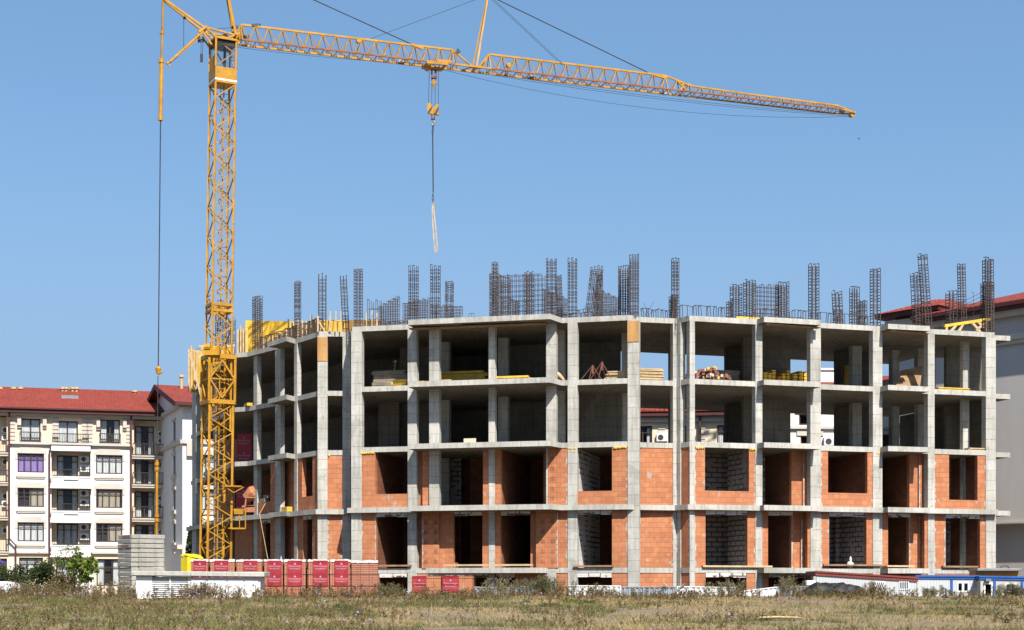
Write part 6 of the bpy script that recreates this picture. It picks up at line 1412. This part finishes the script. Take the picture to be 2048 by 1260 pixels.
for lab, px, py, D, w, h, mt in (('bright green low plant patch beside the largest weed clump', 1140, 1202, 62, 55, .12, 'leaf_bright'), ('low green plant patch on the dry ground right of centre', 1172, 1214, 57, 60, .14, 'weed_green'), ('low dark green patch in the left foreground', 690, 1222, 52, 60, .16, 'weed_green'), ('low green patch on the right of the field', 1100, 1218, 55, 50, .13, 'weed_green')):
    x = PX(px, D); n = 500; C = np.c_[rng.normal(x, w*D/F/4, n), rng.normal(D, .5, n), np.zeros(n)]; C[:, 2] = gzv(C[:, 0], C[:, 1])+rng.uniform(0, h, n)
    quads_mesh('ground_plant', rquads(C, .07, .6), rng.integers(0, 2, n), [mt, 'leaf_olive'], label=lab, cat='plant')

# ------------------------------------------------------------------ stones, litter, car, parasol, bird
def rock(lab, px, py, r, mat='stone', name='stone', sq=(1, .8, .6), n=1, cat='stone', rough=.35):
    D = 60.0
    for it in range(30): D = F*(EYE-gz(PX(px, D), D))/(py-YH) if py > 1186 else 70.5
    mb = MB()
    for i in range(n): x = PX(px, D)+random.gauss(0, r*.9*(n > 1)); mb.blob((x, D+random.gauss(0, .15*(n > 1)), gz(x, D)+r*.2), r*(random.uniform(.5, 1) if n > 1 else 1), px+i, 7, rough, sq)
    mb.build(name, mat, None, lab, cat)
rock('pair of grey stones lying in the dry grass at bottom centre', 1066, 1243, .13, n=2)
rock('pale flat stone beside the largest weed clump', 1098, 1204, .22, sq=(1.3, .8, .35)); rock('small pale stone right of the pale flat one', 1170, 1200, .08)
rock('pale rubble heap in front of the low orange pallet', 912, 1187, .22, n=12, name='rubble_heap', cat='rubble'); rock('flat pale sandy slab in the right of the field', 1895, 1204, .5, sq=(1.5, .7, .14)); rock('long pale board lying in the grass right of centre', 1560, 1204, .5, 'timber', 'loose_board', (1.3, .15, .07), cat='board')
rock('crumpled white plastic bag at the bottom left foreground', 470, 1254, .14, 'litter_white', 'plastic_bag', (1.2, .8, .6), 3, 'litter', .7); rock('small white litter beside the kiosk weeds', 418, 1186, .09, 'litter_white', 'plastic_bag', cat='litter', rough=.7)
rock('pale flat stone in the left foreground grass', 22, 1229, .25, sq=(1.5, .8, .3)); rock('grey stone at the right bottom foreground', 1890, 1252, .12, 'rubber', sq=(1.4, .8, .5)); rock('small white stone on the dry ground', 1112, 1243, .07); rock('pale litter scrap in the left middle field', 236, 1216, .1, 'stone')
rock('tiny white paper scrap below the block pallets', 612, 1187, .06, 'litter_white', 'paper_scrap', cat='litter')
D = 84; x0 = PX(-45, D); f = Fr((x0, D), (1, .25)); zg = gz(PX(15, D), D)+.02; zt = PZ(1156.5, D)
car = thing('parked_car', 'dark teal car parked at the left edge behind the weeds', 'car', (x0+1.5, D, zg)); L_ = f.a(32); Hc = zt-zg
prof = [(0, .35), (.1, .75), (.7, .85), (1.1, 1.0), (L_-.75, 1.0), (L_-.3, .72), (L_, .66), (L_, .3)]
mb = MB(); mb.hexa([f.P(a, 0, zg+h*Hc*.62+.0) for a, h in prof], [f.P(a, 1.6, zg+h*Hc*.62) for a, h in prof]); mb.build('body', 'car_teal', car, bevel=.04)
mb = MB(); cp = [(.6, .55), (1.1, .98), (L_-1.1, 1.0), (L_-.35, .62)]; mb.hexa([f.P(a, .1, zg+h*Hc) for a, h in cp], [f.P(a, 1.5, zg+h*Hc) for a, h in cp]); mb.build('greenhouse', 'car_dark', car, bevel=.05)
for a in (.7, L_-.6):
    for b in (-.05, 1.45): mb = MB(); mb.tube(f.P(a, b, zg+.3), f.P(a, b+.2, zg+.3), .3, .3, 16); mb.build('wheel', 'rubber', car)
D = 83; f = Fr((PX(12, D), D), (1, .2)); L_ = f.a(46); zg = gz(PX(30, D), D); zt = PZ(1163, D); Hc = zt-zg
car = thing('parked_car', 'white car with only its curved bonnet showing above the weeds', 'car', (f.o[0]+.5, D, zg))
pr = [(-2.5, .3), (-2.4, .8), (-1, 1.0), (0, 1.0), (.35, .97), (L_*.7, .8), (L_, .45), (L_, .25)]; mb = MB(); mb.hexa([f.P(a, 0, zg+h*Hc) for a, h in pr], [f.P(a, 1.6, zg+h*Hc) for a, h in pr]); mb.build('body', 'car_white', car, bevel=.06)
for a in (-1.9, L_-.5):
    for b in (-.04, 1.4): mb = MB(); mb.tube(f.P(a, b, zg+.3), f.P(a, b+.2, zg+.3), .3, .3, 16); mb.build('wheel', 'rubber', car)
D = 100; t = thing('garden_parasol', 'purple parasol at the left edge before the ground floor', 'parasol', (PX(-14, D), D, 1.2)); x = PX(-14, D)
mb = MB(); n = 8; c = Vector((x, D, PZ(1114, D))); R_ = 28*D/F; ring = [Vector((x+R_*math.cos(k*6.2832/n), D+R_*math.sin(k*6.2832/n), PZ(1125, D))) for k in range(n)]
for k in range(n): mb.quad(c, ring[k], ring[(k+1) % n]); mb.quad(ring[k], ring[k]-Vector((0, 0, .15)), ring[(k+1) % n]-Vector((0, 0, .15)), ring[(k+1) % n])
mb.build('canopy', 'umbrella_purple', t); mb = MB(); mb.tube((x, D, 1.0), c, .03); mb.build('pole', 'cabin_white', t)
D = 78; mb = MB(); p = PT(1718, 277, D); mb.hexa([p+Vector(v) for v in ((-.05, -.02, -.01), (.06, -.02, -.03), (.06, .02, -.03), (-.05, .02, -.01))], [p+Vector(v) for v in ((-.04, -.02, .02), (.05, -.02, .0), (.05, .02, .0), (-.04, .02, .02))])
mb.quad(p+Vector((-.02, 0, .01)), p+Vector((-.12, .08, .06)), p+Vector((-.09, .1, .05)), p+Vector((.02, 0, .01))); mb.quad(p+Vector((-.01, 0, .01)), p+Vector((.12, -.06, .03)), p+Vector((.1, -.08, .02)), p+Vector((.02, -.01, .01)))
mb.build('flying_bird', 'bird_dark', None, 'tiny dark bird flying in the sky below the crane jib tip', 'bird')
